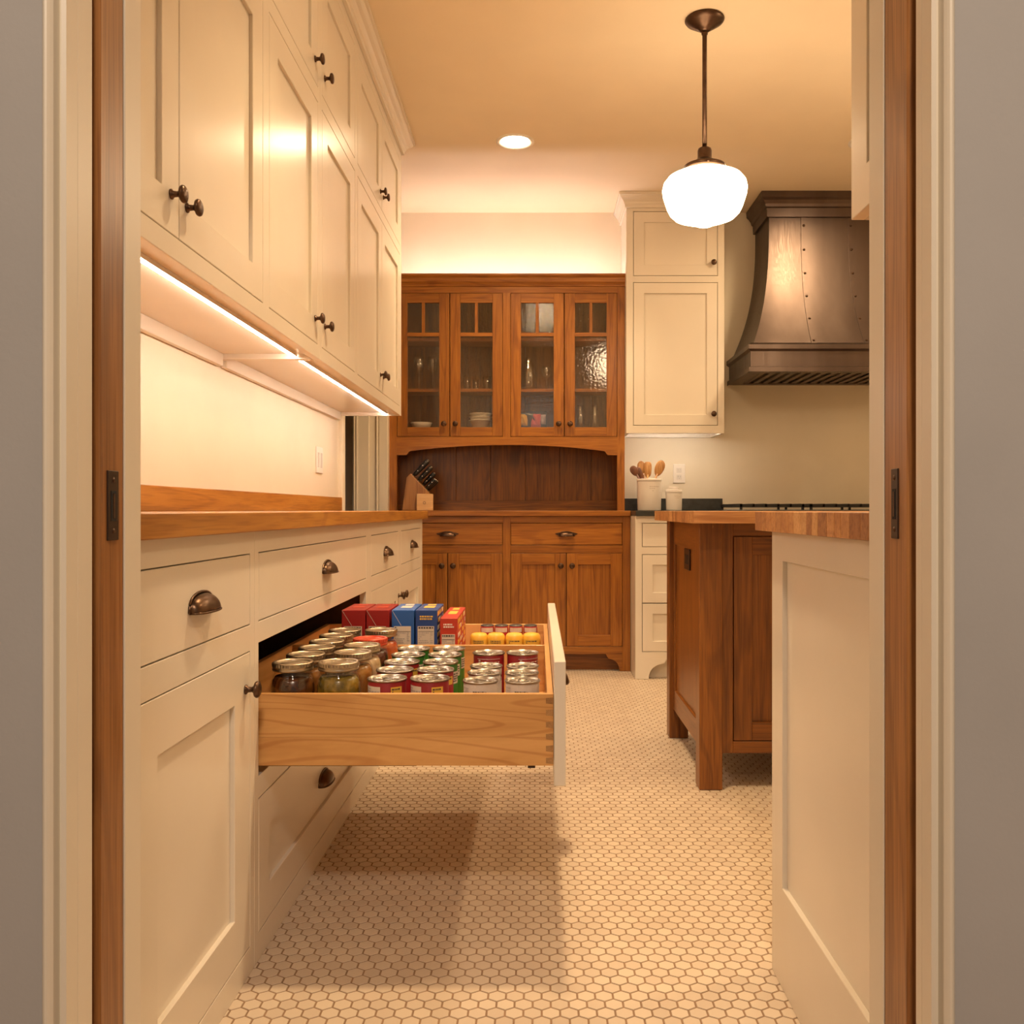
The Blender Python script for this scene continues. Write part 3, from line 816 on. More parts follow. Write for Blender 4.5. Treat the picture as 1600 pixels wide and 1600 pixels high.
# cartons
def carton(x0, x1, y0, y1, ztop, mat, lab, top_mat, side, rnd, fold):
    t = thing('food_carton', ((x0 + x1) / 2, (y0 + y1) / 2, ZF), lab, 'carton', 'food cartons in the open drawer')
    b = MB().box(x0, x1, y0, y1, ZF, ztop).build('box_body', mat, t, bevel=.0012)
    w = x1 - x0
    p = MB().box(x0 + w * .10, x1 - w * .14, y0 - .0006, y0 + .001, ztop - .15, ztop - .046).build('facts_panel', 'label_cream', t)
    tx = MB(); fn = lambda mb, a, c_, z0, z1, m: mb.box(a, c_, y0 - .0010, y0 - .0005, z0, z1, m)
    text_rows(tx, fn, x0 + w * .14, x1 - w * .18, ztop - .055, ztop - .048, 1, 0, rnd, .7)
    tx.box(x0 + w * .13, x1 - w * .17, y0 - .0010, y0 - .0005, ztop - .0615, ztop - .0603, 0)
    text_rows(tx, fn, x0 + w * .14, x0 + w * .62, ztop - .118, ztop - .064, 10, 1, rnd, .45)
    text_rows(tx, fn, x0 + w * .68, x0 + w * .80, ztop - .118, ztop - .064, 10, 1, rnd, .45)
    tx.build('facts_print', ['print_dark', 'print_grey'], p)
    if fold:
        a = x0 + .001; c_ = ztop - .001
        MB().prism([(a, c_), (a + .0012, c_), (a + w * .42, c_ - .043), (a + w * .42 - .0012, c_ - .043)], y0 - .0005, y0 + .001, lambda q, r, s_: (q, s_, r)).build('flap_edge', 'print_faint', t)
    else:
        fp = MB(); text_rows(fp, lambda mb, a, c_, z0, z1, m: mb.box(a, c_, y0 - .0008, y0 + .0005, z0, z1, m), x0 + w * .2, x1 - w * .2, ztop - .030, ztop - .016, 2, 0, rnd, .6)
        fp.build('front_print', 'label_yellow' if 'blue' in mat or 'navy' in mat else 'print_white', t)
    tp = MB()
    tp.box(x0 + w * .25, x1 - w * .25, y0 + .35 * (y1 - y0), y0 + .62 * (y1 - y0), ztop, ztop + .0006, 0)
    tp.box(x0 + w * .3, x1 - w * .3, y0 + .74 * (y1 - y0), y0 + .92 * (y1 - y0), ztop, ztop + .0006, 0)
    tp.build('top_print', top_mat, t)
    MB().box(x0 + .002, x1 - .002, y0 + .5 * (y1 - y0), y0 + .5 * (y1 - y0) + .0006, ztop, ztop + .0004).build('flap_seam', 'print_faint', t)
    if side:
        sp = MB(); rr = random.Random(3)
        for q in range(9):
            ya = y0 + (.06 + .1 * q) * (y1 - y0)
            for zz in range(5):
                if rr.random() < .75:
                    sp.box(x1 - .0005, x1 + .0006, ya, ya + rr.uniform(.03, .09) * (y1 - y0), ztop - .018 - zz * .02, ztop - .006 - zz * .02 , rr.choice((0, 0, 1)))
        sp.build('side_print', ['label_yellow', 'print_white'], t)
rn = random.Random(11)
carton(-.560, -.4925, 2.56, 2.735, .634, 'carton_red', 'dark red food carton nearest the cabinet, leftmost of the cartons', 'carton_orange', False, rn, True)
carton(-.4895, -.424, 2.56, 2.735, .634, 'carton_red', 'dark red food carton standing beside the blue cartons', 'carton_orange', False, rn, True)
carton(-.417, -.353, 2.56, 2.735, .634, 'carton_blue', 'bright blue food carton beside the red cartons', 'label_cream', False, rn, True)
carton(-.349, -.287, 2.56, 2.735, .634, 'carton_navy', 'navy blue food carton with yellow printing on its side', 'label_yellow', True, rn, False)
carton(-.279, -.229, 2.56, 2.85, .611, 'carton_orange', 'bright red food carton with a lower top, rightmost of the cartons', 'label_yellow', True, rn, False)
# small yellow tubs and red tubs
def tub(x, y, ztop, r, kind, lab, group):
    h = ztop - ZF
    t = thing('food_tub', (x, y, ZF), lab, 'tub', group)
    def part(n_, mb, mat):
        o = bpy.data.objects.new(n_, mb.mesh(n_, mat)); COL.objects.link(o); o.parent = t; return o
    if kind == 'yellow':
        part('tub_body', MB().lathe([(0, 0), (r * .9, 0), (r, .006), (r, h - .030)], 28), 'yellow_plastic')
        part('lid', MB().lathe([(r, h - .030), (r * 1.02, h - .022), (r * .97, h - .009), (r * .8, h - .002), (r * .5, h), (0, h)], 28), 'yellow_plastic')
        m_ = MB(); cyl_patch(m_, r + .0008, -PI / 2 - 1.0, -PI / 2 + 1.0, h - .055, h - .018, 0)
        rr = random.Random(int(x * 1000) % 50)
        text_rows(m_, lambda mb, a0, a1, z0, z1, m: cyl_patch(mb, r + .0012, a0, a1, z0, z1, m, 2), -PI / 2 - .6, -PI / 2 + .6, h - .030, h - .020, 2, 1, rr, .6)
        o = bpy.data.objects.new('label', m_.mesh('label', ['label_yellow', 'print_dark'], recalc=False)); COL.objects.link(o); o.parent = t
    else:
        part('tub_body', MB().lathe([(0, 0), (r * .9, 0), (r, .006), (r, h - .012), (r * .94, h - .004)], 28), 'red_plastic')
        part('lid', MB().lathe([(r * .95, h - .006), (r * .93, h - .001), (r * .8, h), (0, h)], 28), 'cap_dark')
        m_ = MB(); cyl_patch(m_, r + .0008, -PI / 2 - .95, -PI / 2 + .95, h - .022, h - .008, 0)
        o = bpy.data.objects.new('label', m_.mesh('label', 'label_cream', recalc=False)); COL.objects.link(o); o.parent = t
for k, x in enumerate((-.172, -.122, -.068, -.018)):
    tub(x, 2.63, .560, .0265, 'yellow', f'yellow-topped tub, {["first", "second", "third", "last"][k]} from the cartons in the front row', 'yellow tubs behind the divider')
for k, x in enumerate((-.160, -.115, -.069, -.023)):
    tub(x, 2.85, .556, .0222, 'red', f'small red tub, {["first", "second", "third", "last"][k]} from the cartons in the back row', 'red tubs behind the divider')

# ------------------------------------------------------------------ oak hutch
YU, YH = 5.28, 5.11
hu = thing('hutch', (-.18, 5.3, 0), 'tall oak hutch with four glass doors, arched niche and base cabinet', 'hutch')
MHU = lambda u, v, w: (u, YU - w, v)
MHB = lambda u, v, w: (u, YH - w, v)
zu = lambda y: .92 + (797 - y) / 265.2
L0, R0 = -.8745, .5128
doorsU = [(-.8296, -.5175), (-.5175, -.2036), (-.1603, .1574), (.1574, .4695)]
DZ0, DZ1 = 1.352, 2.200
# base
BL, BR = -.883, .529
mb = MB(); mb.box(BL, BR, YH + .0225, 5.52, .10, .886); mb.build('base_body', 'oak_z', hu)
for xa in (BL, BR - .02): MB().box(xa, xa + .0195, YH + .0225, 5.52, .001, .0998).build('base_side', 'oak_z', hu)
MB().box(BL + .02, BR - .02, YH + .06, YH + .08, 0.001, .10).build('toe_board', 'island_oak_x', hu)
bd = [(-.8285, -.198, .720, .847), (-.155, .4836, .720, .847), (-.8285, -.513, .141, .676), (-.513, -.198, .141, .676), (-.155, .164, .141, .676), (.164, .4836, .141, .676)]
def oak_frame(us, vs2, ops, w0, w1, M, name='face_frame'):
    # vertical stiles and horizontal rails as separate boards
    mb = MB()
    mb.frame(us, vs2, ops, w0, w1, M)
    return mb
fb = MB()
for a, b in ((BL, -.8285), (-.198, -.155), (.4836, BR)): fb.box(a, b, .099 if -.5 < a < .4 else .001, .886, -.022, 0, 0, MHB)
for a, b in ((-.8285, -.198), (-.155, .4836)):
    for v0, v1 in ((.847, .886), (.676, .720), (.099, .141)): fb.box(a, b, v0, v1, -.022, 0, 1, MHB)
def bracket(x, s):
    p = [(x, .0995), (x + s * .095, .0995), (x + s * .088, .085)]
    for i in range(9):
        t = PI / 2 * i / 8
        p.append((x + s * (.018 + .062 * (1 - math.sin(t)) ), .010 + .062 * math.cos(t)))
    p += [(x + s * .016, .001), (x, .001)]
    return p
fb.prism(bracket(BL + .0545, 1), -.022, 0, lambda a, b, c: MHB(a, b, c), 1)
fb.prism(bracket(BR - .0454, -1), -.022, 0, lambda a, b, c: MHB(a, b, c), 1)
fb.build('base_frame', ['oak_z', 'oak_x'], hu, bevel=.001)
for o_, c_ in ((bd[0], -.513), (bd[1], .1645)):
    d = slab(hu, MHB, *o_, 'oak_x', gap=.003); inst('cup_pull', CY, d, (c_, YH, .783))
for o_, c_ in ((bd[2], -.545), (bd[3], -.481), (bd[4], .132), (bd[5], .196)):
    d = shaker(hu, MHB, *o_, .064, 'oak_z', 'oak_x', 'oak_z', gap=.0025); inst('knob', KY, d, (c_, YH, .603))
MB().box(BL - .012, BR, YH - .025, 5.52, .8865, CT1).build('hutch_top', 'oak_x', hu, bevel=.002)
# upper case
sd = MB()
sd.box(L0, L0 + .02, YU + .0225, 5.52, CT1 + .0005, 2.245).box(R0 - .02, R0, YU + .0225, 5.52, CT1 + .0005, 2.245)
sd.build('side_board', 'oak_z', hu)
ib = MB()
ib.box(L0 + .02, R0 - .02, YU + .0225, 5.51, 1.330, 1.410, 0).box(L0 + .02, R0 - .02, YU + .0225, 5.51, 2.2, 2.22, 0)
ib.box(-.192, -.172, YU + .0225, 5.50, 1.410, 2.2, 0)
ib.build('case_boards', 'niche_oak_x', hu)
for z in (1.640, 1.940):
    for a, b in ((L0 + .021, -.193), (-.171, R0 - .021)):
        MB().box(a, b, YU + .035, 5.50, z - .018, z).build('shelf', 'oak_x', hu)
# plank back
edges = [L0 + .02, -.71, -.50, -.29, -.075, .135, .33, R0 - .02]
for a, b in zip(edges[:-1], edges[1:]):
    MB().box(a + .0006, b - .0006, 5.502, 5.515, CT1 + .0005, 2.2).build('back_plank', 'niche_oak_z', hu, bevel=.001)
MB().box(L0 + .02, R0 - .02, 5.490, 5.5018, CT1 + .0005, .978).build('niche_rail', 'niche_oak_x', hu, bevel=.001)
uf = MB()
for a, b in ((L0, -.8296), (.4695, R0)): uf.box(a, b, CT1 + .0005, 2.2435, -.022, 0, 0, MHU)
uf.box(-.2036, -.1603, DZ0, DZ1, -.022, 0, 0, MHU)
uf.box(-.8296, .4695, DZ1, 2.2435, -.022, 0, 1, MHU)
# arched rail under the doors
pl = [(-.8296, DZ0), (-.8296, 1.244), (-.775, 1.244), (-.766, 1.252), (-.760, 1.262)]
for i in range(25):
    t = i / 24; x = -.752 + t * (.392 + .752); q = (2 * t - 1)
    pl.append((x, 1.268 + .036 * (1 - abs(q) ** 2.1)))
pl += [(.400, 1.262), (.406, 1.252), (.415, 1.244), (.4695, 1.244), (.4695, DZ0)]
vb = []; n_ = len(pl)
# strip the arch into quads between the lower outline and the straight top edge
low = pl[1:-1]
for k in range(len(low) - 1):
    (a0, b0), (a1, b1) = low[k], low[k + 1]
    if a1 - a0 < 1e-5: continue
    uf.add([MHU(a0, b0, -.022), MHU(a1, b1, -.022), MHU(a1, DZ0, -.022), MHU(a0, DZ0, -.022), MHU(a0, b0, 0), MHU(a1, b1, 0), MHU(a1, DZ0, 0), MHU(a0, DZ0, 0)],
           [(0,1,2,3), (4,5,6,7), (0,1,5,4), (3,2,6,7)], 1)
uf.build('upper_frame', ['oak_z', 'oak_x'], hu)
hp = [(0, 2.236), (.006, 2.238), (.008, 2.246), (.012, 2.252), (.020, 2.262), (.022, 2.285), (.028, 2.290), (.034, 2.296), (.034, 2.306), (0, 2.306)]
MB().sweep([(L0, 5.51), (L0, YU), (R0, YU), (R0, 5.51)], hp).build('crown', 'oak_x', hu)
MB().box(L0, R0, YU, 5.51, 2.2440, 2.252).build('top_board', 'oak_x', hu)
for k, (a, b) in enumerate(doorsU):
    fw = .060; gp = .0025
    a += gp; b -= gp; z0, z1 = DZ0 + gp, DZ1 - gp
    mb = MB()
    mb.box(a, a + fw, z0, z1, -.02, 0, 0, MHU).box(b - fw, b, z0, z1, -.02, 0, 0, MHU)
    mb.box(a + fw, b - fw, z1 - fw + .004, z1, -.02, 0, 1, MHU).box(a + fw, b - fw, z0, z0 + fw - .006, -.02, 0, 1, MHU)
    d = mb.build('glass_door', ['oak_z', 'oak_x'], hu, bevel=.0012)
    mu = MB().box(a + fw, b - fw, 1.945, 1.966, -.018, -.001, 1, MHU)
    cx = (a + b) / 2
    mu.box(cx - .009, cx + .009, 1.966, z1 - fw + .004, -.018, -.001, 0, MHU).build('muntin', ['oak_z', 'oak_x'], d)
    for (p0, p1, q0, q1) in ((a + fw, cx - .009, 1.966, z1 - fw + .004), (cx + .009, b - fw, 1.966, z1 - fw + .004), (a + fw, b - fw, z0 + fw - .006, 1.945)):
        MB().box(p0 - .001, p1 + .001, q0 - .001, q1 + .001, -.013, -.010, 0, MHU).build('pane', 'pane_glass', d)
    inst('knob', KY, d, ((b - .031) if k % 2 == 0 else (a + .031), YU, 1.427))
# uplight on top of the hutch
led('light_strip', -.85, .49, 5.345, 5.363, 2.2525, 'led_glow_hutch', 'strip light hidden on top of the oak hutch lighting the wall', up=True)

# things behind the glass
def glassware(name, loc, prof, lab, cat, group, mat='clear_glass', n=28):
    o = MB().lathe(prof, n).build(name, mat)
    o.location = loc; tag(o, lab, cat, group); return o
ZS0, ZS1 = 1.4104, 1.6404
wine = [(.032, 0), (.030, .003), (.005, .008), (.0035, .085), (.006, .095), (.026, .118), (.034, .145), (.033, .175), (.027, .205), (.026, .205), (.031, .175), (.032, .146), (.024, .121), (0, .100)]
glassware('wine_glass', (-.715, 5.40, ZS1), wine, 'clear wine glass on the hutch shelf, left of its pair', 'wine glass', 'wine glasses in the hutch')
glassware('wine_glass', (-.632, 5.40, ZS1), wine, 'clear wine glass on the hutch shelf, right of its pair', 'wine glass', 'wine glasses in the hutch')
def tumbler(r, h): return [(0, .004), (r * .82, 0), (r * .9, .004), (r, h), (r * .95, h), (r * .85, .008), (0, .009)]
glassware('tumbler', (-.425, 5.40, ZS1), tumbler(.024, .085), 'clear tumbler leftmost of three small glasses in the second door', 'glass', 'small glasses in the hutch')
glassware('tumbler', (-.372, 5.39, ZS1), tumbler(.020, .065), 'short clear tumbler between two taller ones in the second door', 'glass', 'small glasses in the hutch')
glassware('tumbler', (-.305, 5.40, ZS1), tumbler(.026, .085), 'clear tumbler rightmost of three small glasses in the second door', 'glass', 'small glasses in the hutch')
jug = [(0, .004), (.046, 0), (.052, .01), (.054, .10), (.048, .14), (.03, .165), (.022, .185), (.024, .195), (.018, .195), (.02, .18), (.045, .135), (.05, .10), (.048, .012), (0, .012)]
glassware('glass_jug', (-.055, 5.41, ZS1), jug, 'round-shouldered clear glass jug on the shelf in the third door', 'jug', None)
glassware('wine_glass', (.055, 5.40, ZS1), [(r * .9, z * .72) for r, z in wine], 'single small stemmed glass beside the clear glass jug', 'wine glass', 'wine glasses in the hutch')
bot = [(0, .004), (.026, 0), (.030, .006), (.030, .085), (.024, .110), (.020, .125), (.020, .140), (.016, .140), (.02, .11), (.026, .085), (.026, .01), (0, .01)]
glassware('glass_bottle', (.255, 5.40, ZS0), bot, 'clear glass bottle with cap, left one in the fourth door', 'bottle', 'bottles in the hutch')
glassware('glass_bottle', (.345, 5.40, ZS0), [(r * .8, z) for r, z in bot], 'slim clear glass bottle, right one in the fourth door', 'bottle', 'bottles in the hutch')
dish = [(0, .003), (.045, 0), (.050, .004), (.066, .034), (.064, .036), (.047, .009), (0, .008)]
o = glassware('serving_dish', (-.70, 5.40, ZS0), dish, 'shallow white dish at the bottom of the leftmost glass door', 'dish', None, 'white_dish', 36)
bowl = [(0, .004), (.040, 0), (.045, .004), (.066, .045), (.070, .046), (.070, .050), (.064, .048), (.042, .009), (0, .009)]
for k in range(3):
    glassware('bowl', (-.345 + .002 * k, 5.40, ZS0 + .020 * k), bowl, ['white bowl at the bottom of the stack in the second door', 'white bowl in the middle of the stack in the second door', 'white bowl on top of the stack in the second door'][k], 'bowl', 'stacked bowls in the hutch', 'white_dish', 36)
pk = thing('snack_bag', (-.055, 5.40, ZS0), 'colourful crinkled snack bag lying in the third glass door', 'bag')
def pillow(name, cx, cz, w, h, d, mat, parent, y):
    vs_ = []; n = 8
    for s_ in (-1, 1):
        for i in range(n + 1):
            for j in range(n + 1):
                u = -1 + 2 * i / n; v = -1 + 2 * j / n
                b_ = (1 - u ** 4) * (1 - v ** 4) * (.75 + .25 * math.sin(5 * u + 3 * v))
                vs_.append((cx + w / 2 * u, y + s_ * d / 2 * b_, cz + h / 2 * v))
    N = (n + 1) ** 2; fs_ = []
    for k in (0, 1):
        for i in range(n):
            for j in range(n):
                q = k * N + i * (n + 1) + j; fs_.append((q, q + 1, q + n + 2, q + n + 1))
    return MB().add(vs_, fs_, 0, True).build(name, mat, parent)
pillow('bag_body', -.045, ZS0 + .053, .20, .105, .05, 'bag_dark', pk, 5.41)
pillow('bag_panel', -.085, ZS0 + .052, .05, .07, .03, 'bag_yellow', pk, 5.395)
pillow('bag_panel', -.010, ZS0 + .048, .06, .08, .03, 'bag_pink', pk, 5.395)
pillow('bag_panel', -.118, ZS0 + .044, .028, .075, .03, 'bag_pink', pk, 5.395)
pillow('bag_panel', .035, ZS0 + .055, .03, .06, .03, 'bag_lilac', pk, 5.395)

# knife block on the hutch top
ZK = CT1 + .0005
kb = thing('knife_block', (-.70, 5.21, ZK), 'slanted wooden knife block on the oak hutch top', 'knife block')
body = [(-.785, ZK), (-.640, ZK), (-.628, ZK + .103), (-.735, ZK + .215), (-.760, ZK + .190)]
MB().prism(body, 5.185, 5.265, lambda a, b, c: (a, c, b)).build('block', 'block_shaded', kb, bevel=.003)
MB().box(-.698, -.603, 5.160, 5.1845, ZK, ZK + .096).build('front_block', 'block_light', kb, bevel=.003)
m_ = MB().lathe([(.006, 0), (.008, 0), (.008, .0006), (.006, .0006), (.006, 0)], 20, lambda x, y, z: (-.652 + x, 5.1598 - z, ZK + .045 + y))
m_.build('maker_mark', 'print_dark', kb)
kd = Vector((.69, 0, .72))
def knife(s, y, L, r, lab):
    base = Vector((-.735, y, ZK + .215)).lerp(Vector((-.628, y, ZK + .103)), s)
    t = thing('kitchen_knife', tuple(base), lab, 'knife', 'knives in the knife block')
    p0 = base - kd * .02; p1 = base + kd * .008; p2 = base + kd * (L * .55); p3 = base + kd * L
    MB().tube([base - kd * .04, p1], r * .5, 6).build('blade', 'steel', t)
    MB().tube([p1, base + kd * .02, p2, base + kd * (L * .9), p3], [r * .8, r * .8, r, r * 1.05, r * .7], 10).build('handle', 'black_handle', t)
    MB().tube([p3, p3 + kd * .003], r * .55, 8).build('end_cap', 'steel', t)
    for q in (.35, .7):
        c = base + kd * (L * q)
        MB().tube([(c.x, y - r * 1.08, c.z), (c.x, y - r * .8, c.z)], .0028, 6).build('rivet', 'steel', t)
kn = [(.10, 5.235, .125, .0155, 'big black-handled knife at the top back of the block'), (.12, 5.205, .118, .0155, 'big black-handled knife at the top front of the block'),
      (.36, 5.240, .112, .015, 'black-handled knife in the back of the second row'), (.38, 5.205, .108, .0145, 'black-handled knife in the front of the second row'),
      (.60, 5.240, .098, .014, 'black-handled knife in the third row of the block'), (.80, 5.200, .078, .0115, 'small black-handled knife nearest the light front block'),
      (.84, 5.222, .078, .0115, 'small black-handled knife in the middle of the lowest row'), (.88, 5.246, .078, .0115, 'small black-handled knife at the back of the lowest row')]
for a in kn: knife(*a)

# ------------------------------------------------------------------ range wall
YR = 4.87
rb = thing('base_cabinet', (.80, 5.2, 0), 'cream three-drawer base cabinet with bracket feet beside the oak hutch', 'cabinet')
MRB = lambda u, v, w: (u, YR - w, v)
MB().box(.531, 1.085, YR + .0225, 5.52, .09, .888).build('body', CP, rb)
for xa in (.531, 1.067): MB().box(xa, xa + .018, YR + .0225, 5.52, .001, .0898).build('side_board', CP, rb)
MB().box(.545, 1.07, YR + .06, YR + .08, .001, .09).build('toe_board', CP, rb)
ro = [(.567, 1.045, .719, .850), (.567, 1.045, .413, .680), (.567, 1.045, .149, .413)]
fr_ = MB().frame([.531, 1.085], [.110, .888], ro, -.022, 0, MRB)
def bracket2(x, s):
    p = [(x, .1105), (x + s * .17, .1105), (x + s * .165, .100)]
    for i in range(9):
        t = PI / 2 * i / 8; p.append((x + s * (.074 + .085 * (1 - math.sin(t))), .010 + .075 * math.cos(t)))
    return p + [(x + s * .074, .001), (x, .001)]
fr_.prism(bracket2(.531, 1), -.022, 0, MRB); fr_.prism(bracket2(1.085, -1), -.022, 0, MRB)
fr_.build('face_frame', CP, rb, bevel=.0008)
slab(rb, MRB, *ro[0], CP, gap=.003)
for o_ in ro[1:]: 
    shaker(rb, MRB, *o_, .055, CP, CP, CP, name='drawer', gap=.003)
wt = MB().box(.5305, 1.088, YR - .025, 5.528, .889, CT1).build('worktop', 'soapstone', origin=(.8, 5.2, .889), bevel=.002)
tag(wt, 'dark stone worktop between the oak hutch and the range', 'worktop')
wu = MB().box(.5305, 1.137, 5.508, 5.5285, CT1 + .0003, .991).build('upstand', 'soapstone', origin=(.8, 5.518, CT1), bevel=.0015)
tag(wu, 'low dark stone upstand on the wall behind the two crocks', 'upstand')
# range
rg = thing('range', (1.68, 5.2, 0), 'wide black-topped cooking range under the bronze hood', 'range')
MB().box(1.094, 2.266, 4.86, 5.50, .10, .905).build('body', 'range_steel', rg, bevel=.004)
for x in (1.13, 2.20):
    for y in (4.90, 5.44): MB().lathe([(0, 0.0), (.022, 0.0), (.022, .1), (0, .1)], 14, lambda a, b, c, x=x, y=y: (x + a, y + b, c)).build('leg', 'range_steel', rg)
MB().box(1.094, 2.266, 4.83, 5.50, .905, .922).build('cooktop', 'black_iron', rg, bevel=.003)
for k in range(3):
    x0 = 1.115 + k * .386; gm = MB()
    for q in range(6): gm.box(x0 + q * .068, x0 + q * .068 + .012, 4.93, 5.45, .938, .955)
    for y in (4.93, 5.10, 5.26, 5.43): gm.box(x0, x0 + .352, y, y + .014, .936, .952)
    for x in (x0, x0 + .34):
        for y in (4.93, 5.43): gm.box(x, x + .012, y, y + .014, .922, .938)
    gm.build('grate', 'black_iron', rg)
for k in range(6):
    MB().lathe([(0, .0), (.024, 0), (.022, .03), (0, .032)], 18, lambda a, b, c, k=k: (1.20 + k * .19 + a, 4.86 - c, .84 + b)).build('knob', 'black_iron', rg)
MB().box(1.20, 2.16, 4.845, 4.8595, .25, .72).build('oven_door', 'range_steel', rg, bevel=.004)
# wall cabinet right
YRU = 5.20
MRU = lambda u, v, w: (u, YRU - w, v)
wc = thing('wall_cabinet', (.80, 5.36, 1.366), 'cream wall cabinet with two stacked doors beside the bronze hood', 'cabinet')
U0, U1 = .5145, 1.083
mb = MB().box(U0, U1, YRU + .0225, YB - .001, 1.392, 2.70)
mb.box(U0, U0 + .018, YRU + .0225, YB - .001, 1.366, 1.392).box(U1 - .018, U1, YRU + .0225, YB - .001, 1.366, 1.392)
mb.build('body', CP, wc, bevel=.0008)
MB().box(U0 + .018, U1 - .018, YB - .02, YB - .001, 1.366, 1.392).build('back_rail', CP, wc)
o2 = [(.555, 1.0455, 2.279, 2.654), (.555, 1.0455, 1.410, 2.242)]
MB().frame([U0, U1], [1.366, 2.70], o2, -.022, 0, MRU).build('face_frame', CP, wc, bevel=.0008)
for o_, kz in zip(o2, (2.354, 1.477)):
    d = shaker(wc, MRU, *o_, .061, CP, CP, CP, gap=.003); inst('knob', KY, d, (1.0195, YRU, kz))
p2 = [(o, z) for o, z in prof]
MB().sweep([(U0, YB - .001), (U0, YRU - .0008), (U1, YRU - .0008), (U1, YB - .001)], [(o * .75, z) for o, z in p2]).build('crown', CP, wc)
led('light_strip', .56, 1.04, 5.245, 5.260, 1.3915, 'led_glow_right', 'strip light under the cream wall cabinet beside the hood')
MO2 = lambda u, v, w: (.873 + u, YB - w, 1.145 + v)
outlet((.873, YB, 1.145), MO2, .073, .118, 'white double outlet on the wall above the crocks', 'white_plastic',
       [(-.016, .016, .006, .036, 'white_dish'), (-.016, .016, -.036, -.006, 'white_dish'), (-.008, -.005, .019, .028, 'print_dark'), (.005, .008, .019, .028, 'print_dark'), (-.008, -.005, -.023, -.014, 'print_dark'), (.005, .008, -.023, -.014, 'print_dark'), (-.0025, .0025, .010, .015, 'print_dark'), (-.0025, .0025, -.033, -.028, 'print_dark')])
# crocks
def crock(loc, r, h, lab, lid):
    t = thing('crock', loc, lab, 'crock', 'white crocks on the stone worktop')
    M = lambda x, y, z: (loc[0] + x, loc[1] + y, loc[2] + z)
    MB().lathe([(0, .001), (r * .94, 0), (r * .98, .005), (r, h * .6), (r, h - .016)], 40, M).build('body', 'ceramic', t)
    MB().lathe([(r, h - .016), (r * 1.035, h - .013), (r * 1.035, h - .002), (r * 1.01, h), (r * .93, h), (r * .91, h - .01), (r * .9, .02), (0, .02)], 40, M).build('rim', 'ceramic', t)
    pm = MB(); rr = random.Random(int(r * 1000))
    def fn(mb, a0, a1, z0, z1, m): 
        n = 2; vs_ = []
        for i in range(n + 1):
            a = a0 + (a1 - a0) * i / n
            for z in (z0, z1): vs_.append(M((r + .0006) * math.cos(a), (r + .0006) * math.sin(a), z))
        mb.add(vs_, [(2*i, 2*i+2, 2*i+3, 2*i+1) for i in range(n)], m, True)
    text_rows(pm, fn, -PI / 2 - .1, -PI / 2 + .75, h * .64, h * .76, 2, 0, rr, .35)
    text_rows(pm, fn, -PI / 2 + .12, -PI / 2 + .5, h * .57, h * .63, 1, 0, rr, .35)
    pm.build('script_print', 'print_faint', t, recalc=False)
    if lid:
        MB().lathe([(0, h + .0005), (r * 1.0, h + .0005), (r * .99, h + .005), (r * .5, h + .007), (r * .45, h + .010), (r * .62, h + .016), (r * .60, h + .020), (0, h + .021)], 36, M).build('lid', 'ceramic', t)
ZW = CT1 + .0004
crock((.654, 5.25, ZW), .0705, .186, 'large white ceramic crock holding wooden spoons', False)
crock((.7985, 5.25, ZW), .0470, .118, 'small white lidded crock beside the spoon crock', True)
def spoon(dx, dz, wdt, hgt, lean, mat, lab, flat, y=5.25, bx=0.0):
    base = Vector((.654 + bx, y, ZW + .022)); head = Vector((.654 + dx, y + .01, ZW + dz))
    t = thing('wooden_spoon', tuple(base), lab, 'spoon', 'wooden utensils in the large crock')
    dv = (head - base).normalized()
    MB().tube([base, base.lerp(head, .5), head - dv * hgt * .35], [.0055, .005, .006], 8).build('handle', mat, t)
    vs_ = []; n = 20; m2 = 8; sx = Vector((dv.z, 0, -dv.x))
    mb = MB()
    for i in range(m2 + 1):
        ph = -PI / 2 + PI * i / m2
        for j in range(n):
            a = 2 * PI * j / n
            ca, sa = math.cos(a), math.sin(a)
            e = .65 if flat else 1.0
            u = wdt / 2 * math.copysign(abs(ca) ** e, ca) * (1 + .15 * sa) * math.cos(ph)
            v = hgt / 2 * math.copysign(abs(sa) ** e, sa) * math.cos(ph)
            p = head + sx * u + dv * v + Vector((0, .006 * math.sin(ph), 0)); vs_.append(p)
    fs_ = [(i*n+j, i*n+(j+1) % n, (i+1)*n+(j+1) % n, (i+1)*n+j) for i in range(m2) for j in range(n)]
    mb.add(vs_, fs_, 0, True); mb.build('bowl', mat, t)
spoon(-.088, .232, .046, .066, 0, 'spoon_dark', 'dark wooden spoon leaning far left in the crock', False, 5.228, .035)
spoon(-.056, .218, .038, .080, 0, 'spoon_dark', 'dark brown wooden spatula next to the far left spoon', True, 5.250, .03)
spoon(-.036, .250, .050, .090, 0, 'spoon_wood', 'light wooden spoon behind the striped spatula', False, 5.290, .02)
spoon(-.006, .242, .046, .092, 0, 'spoon_wood', 'striped wooden spatula with a slanted flat head', True, 5.262, -.01)
spoon(.060, .248, .056, .100, 0, 'spoon_wood', 'round-headed wooden spoon leaning right in the crock', False, 5.240, -.03)

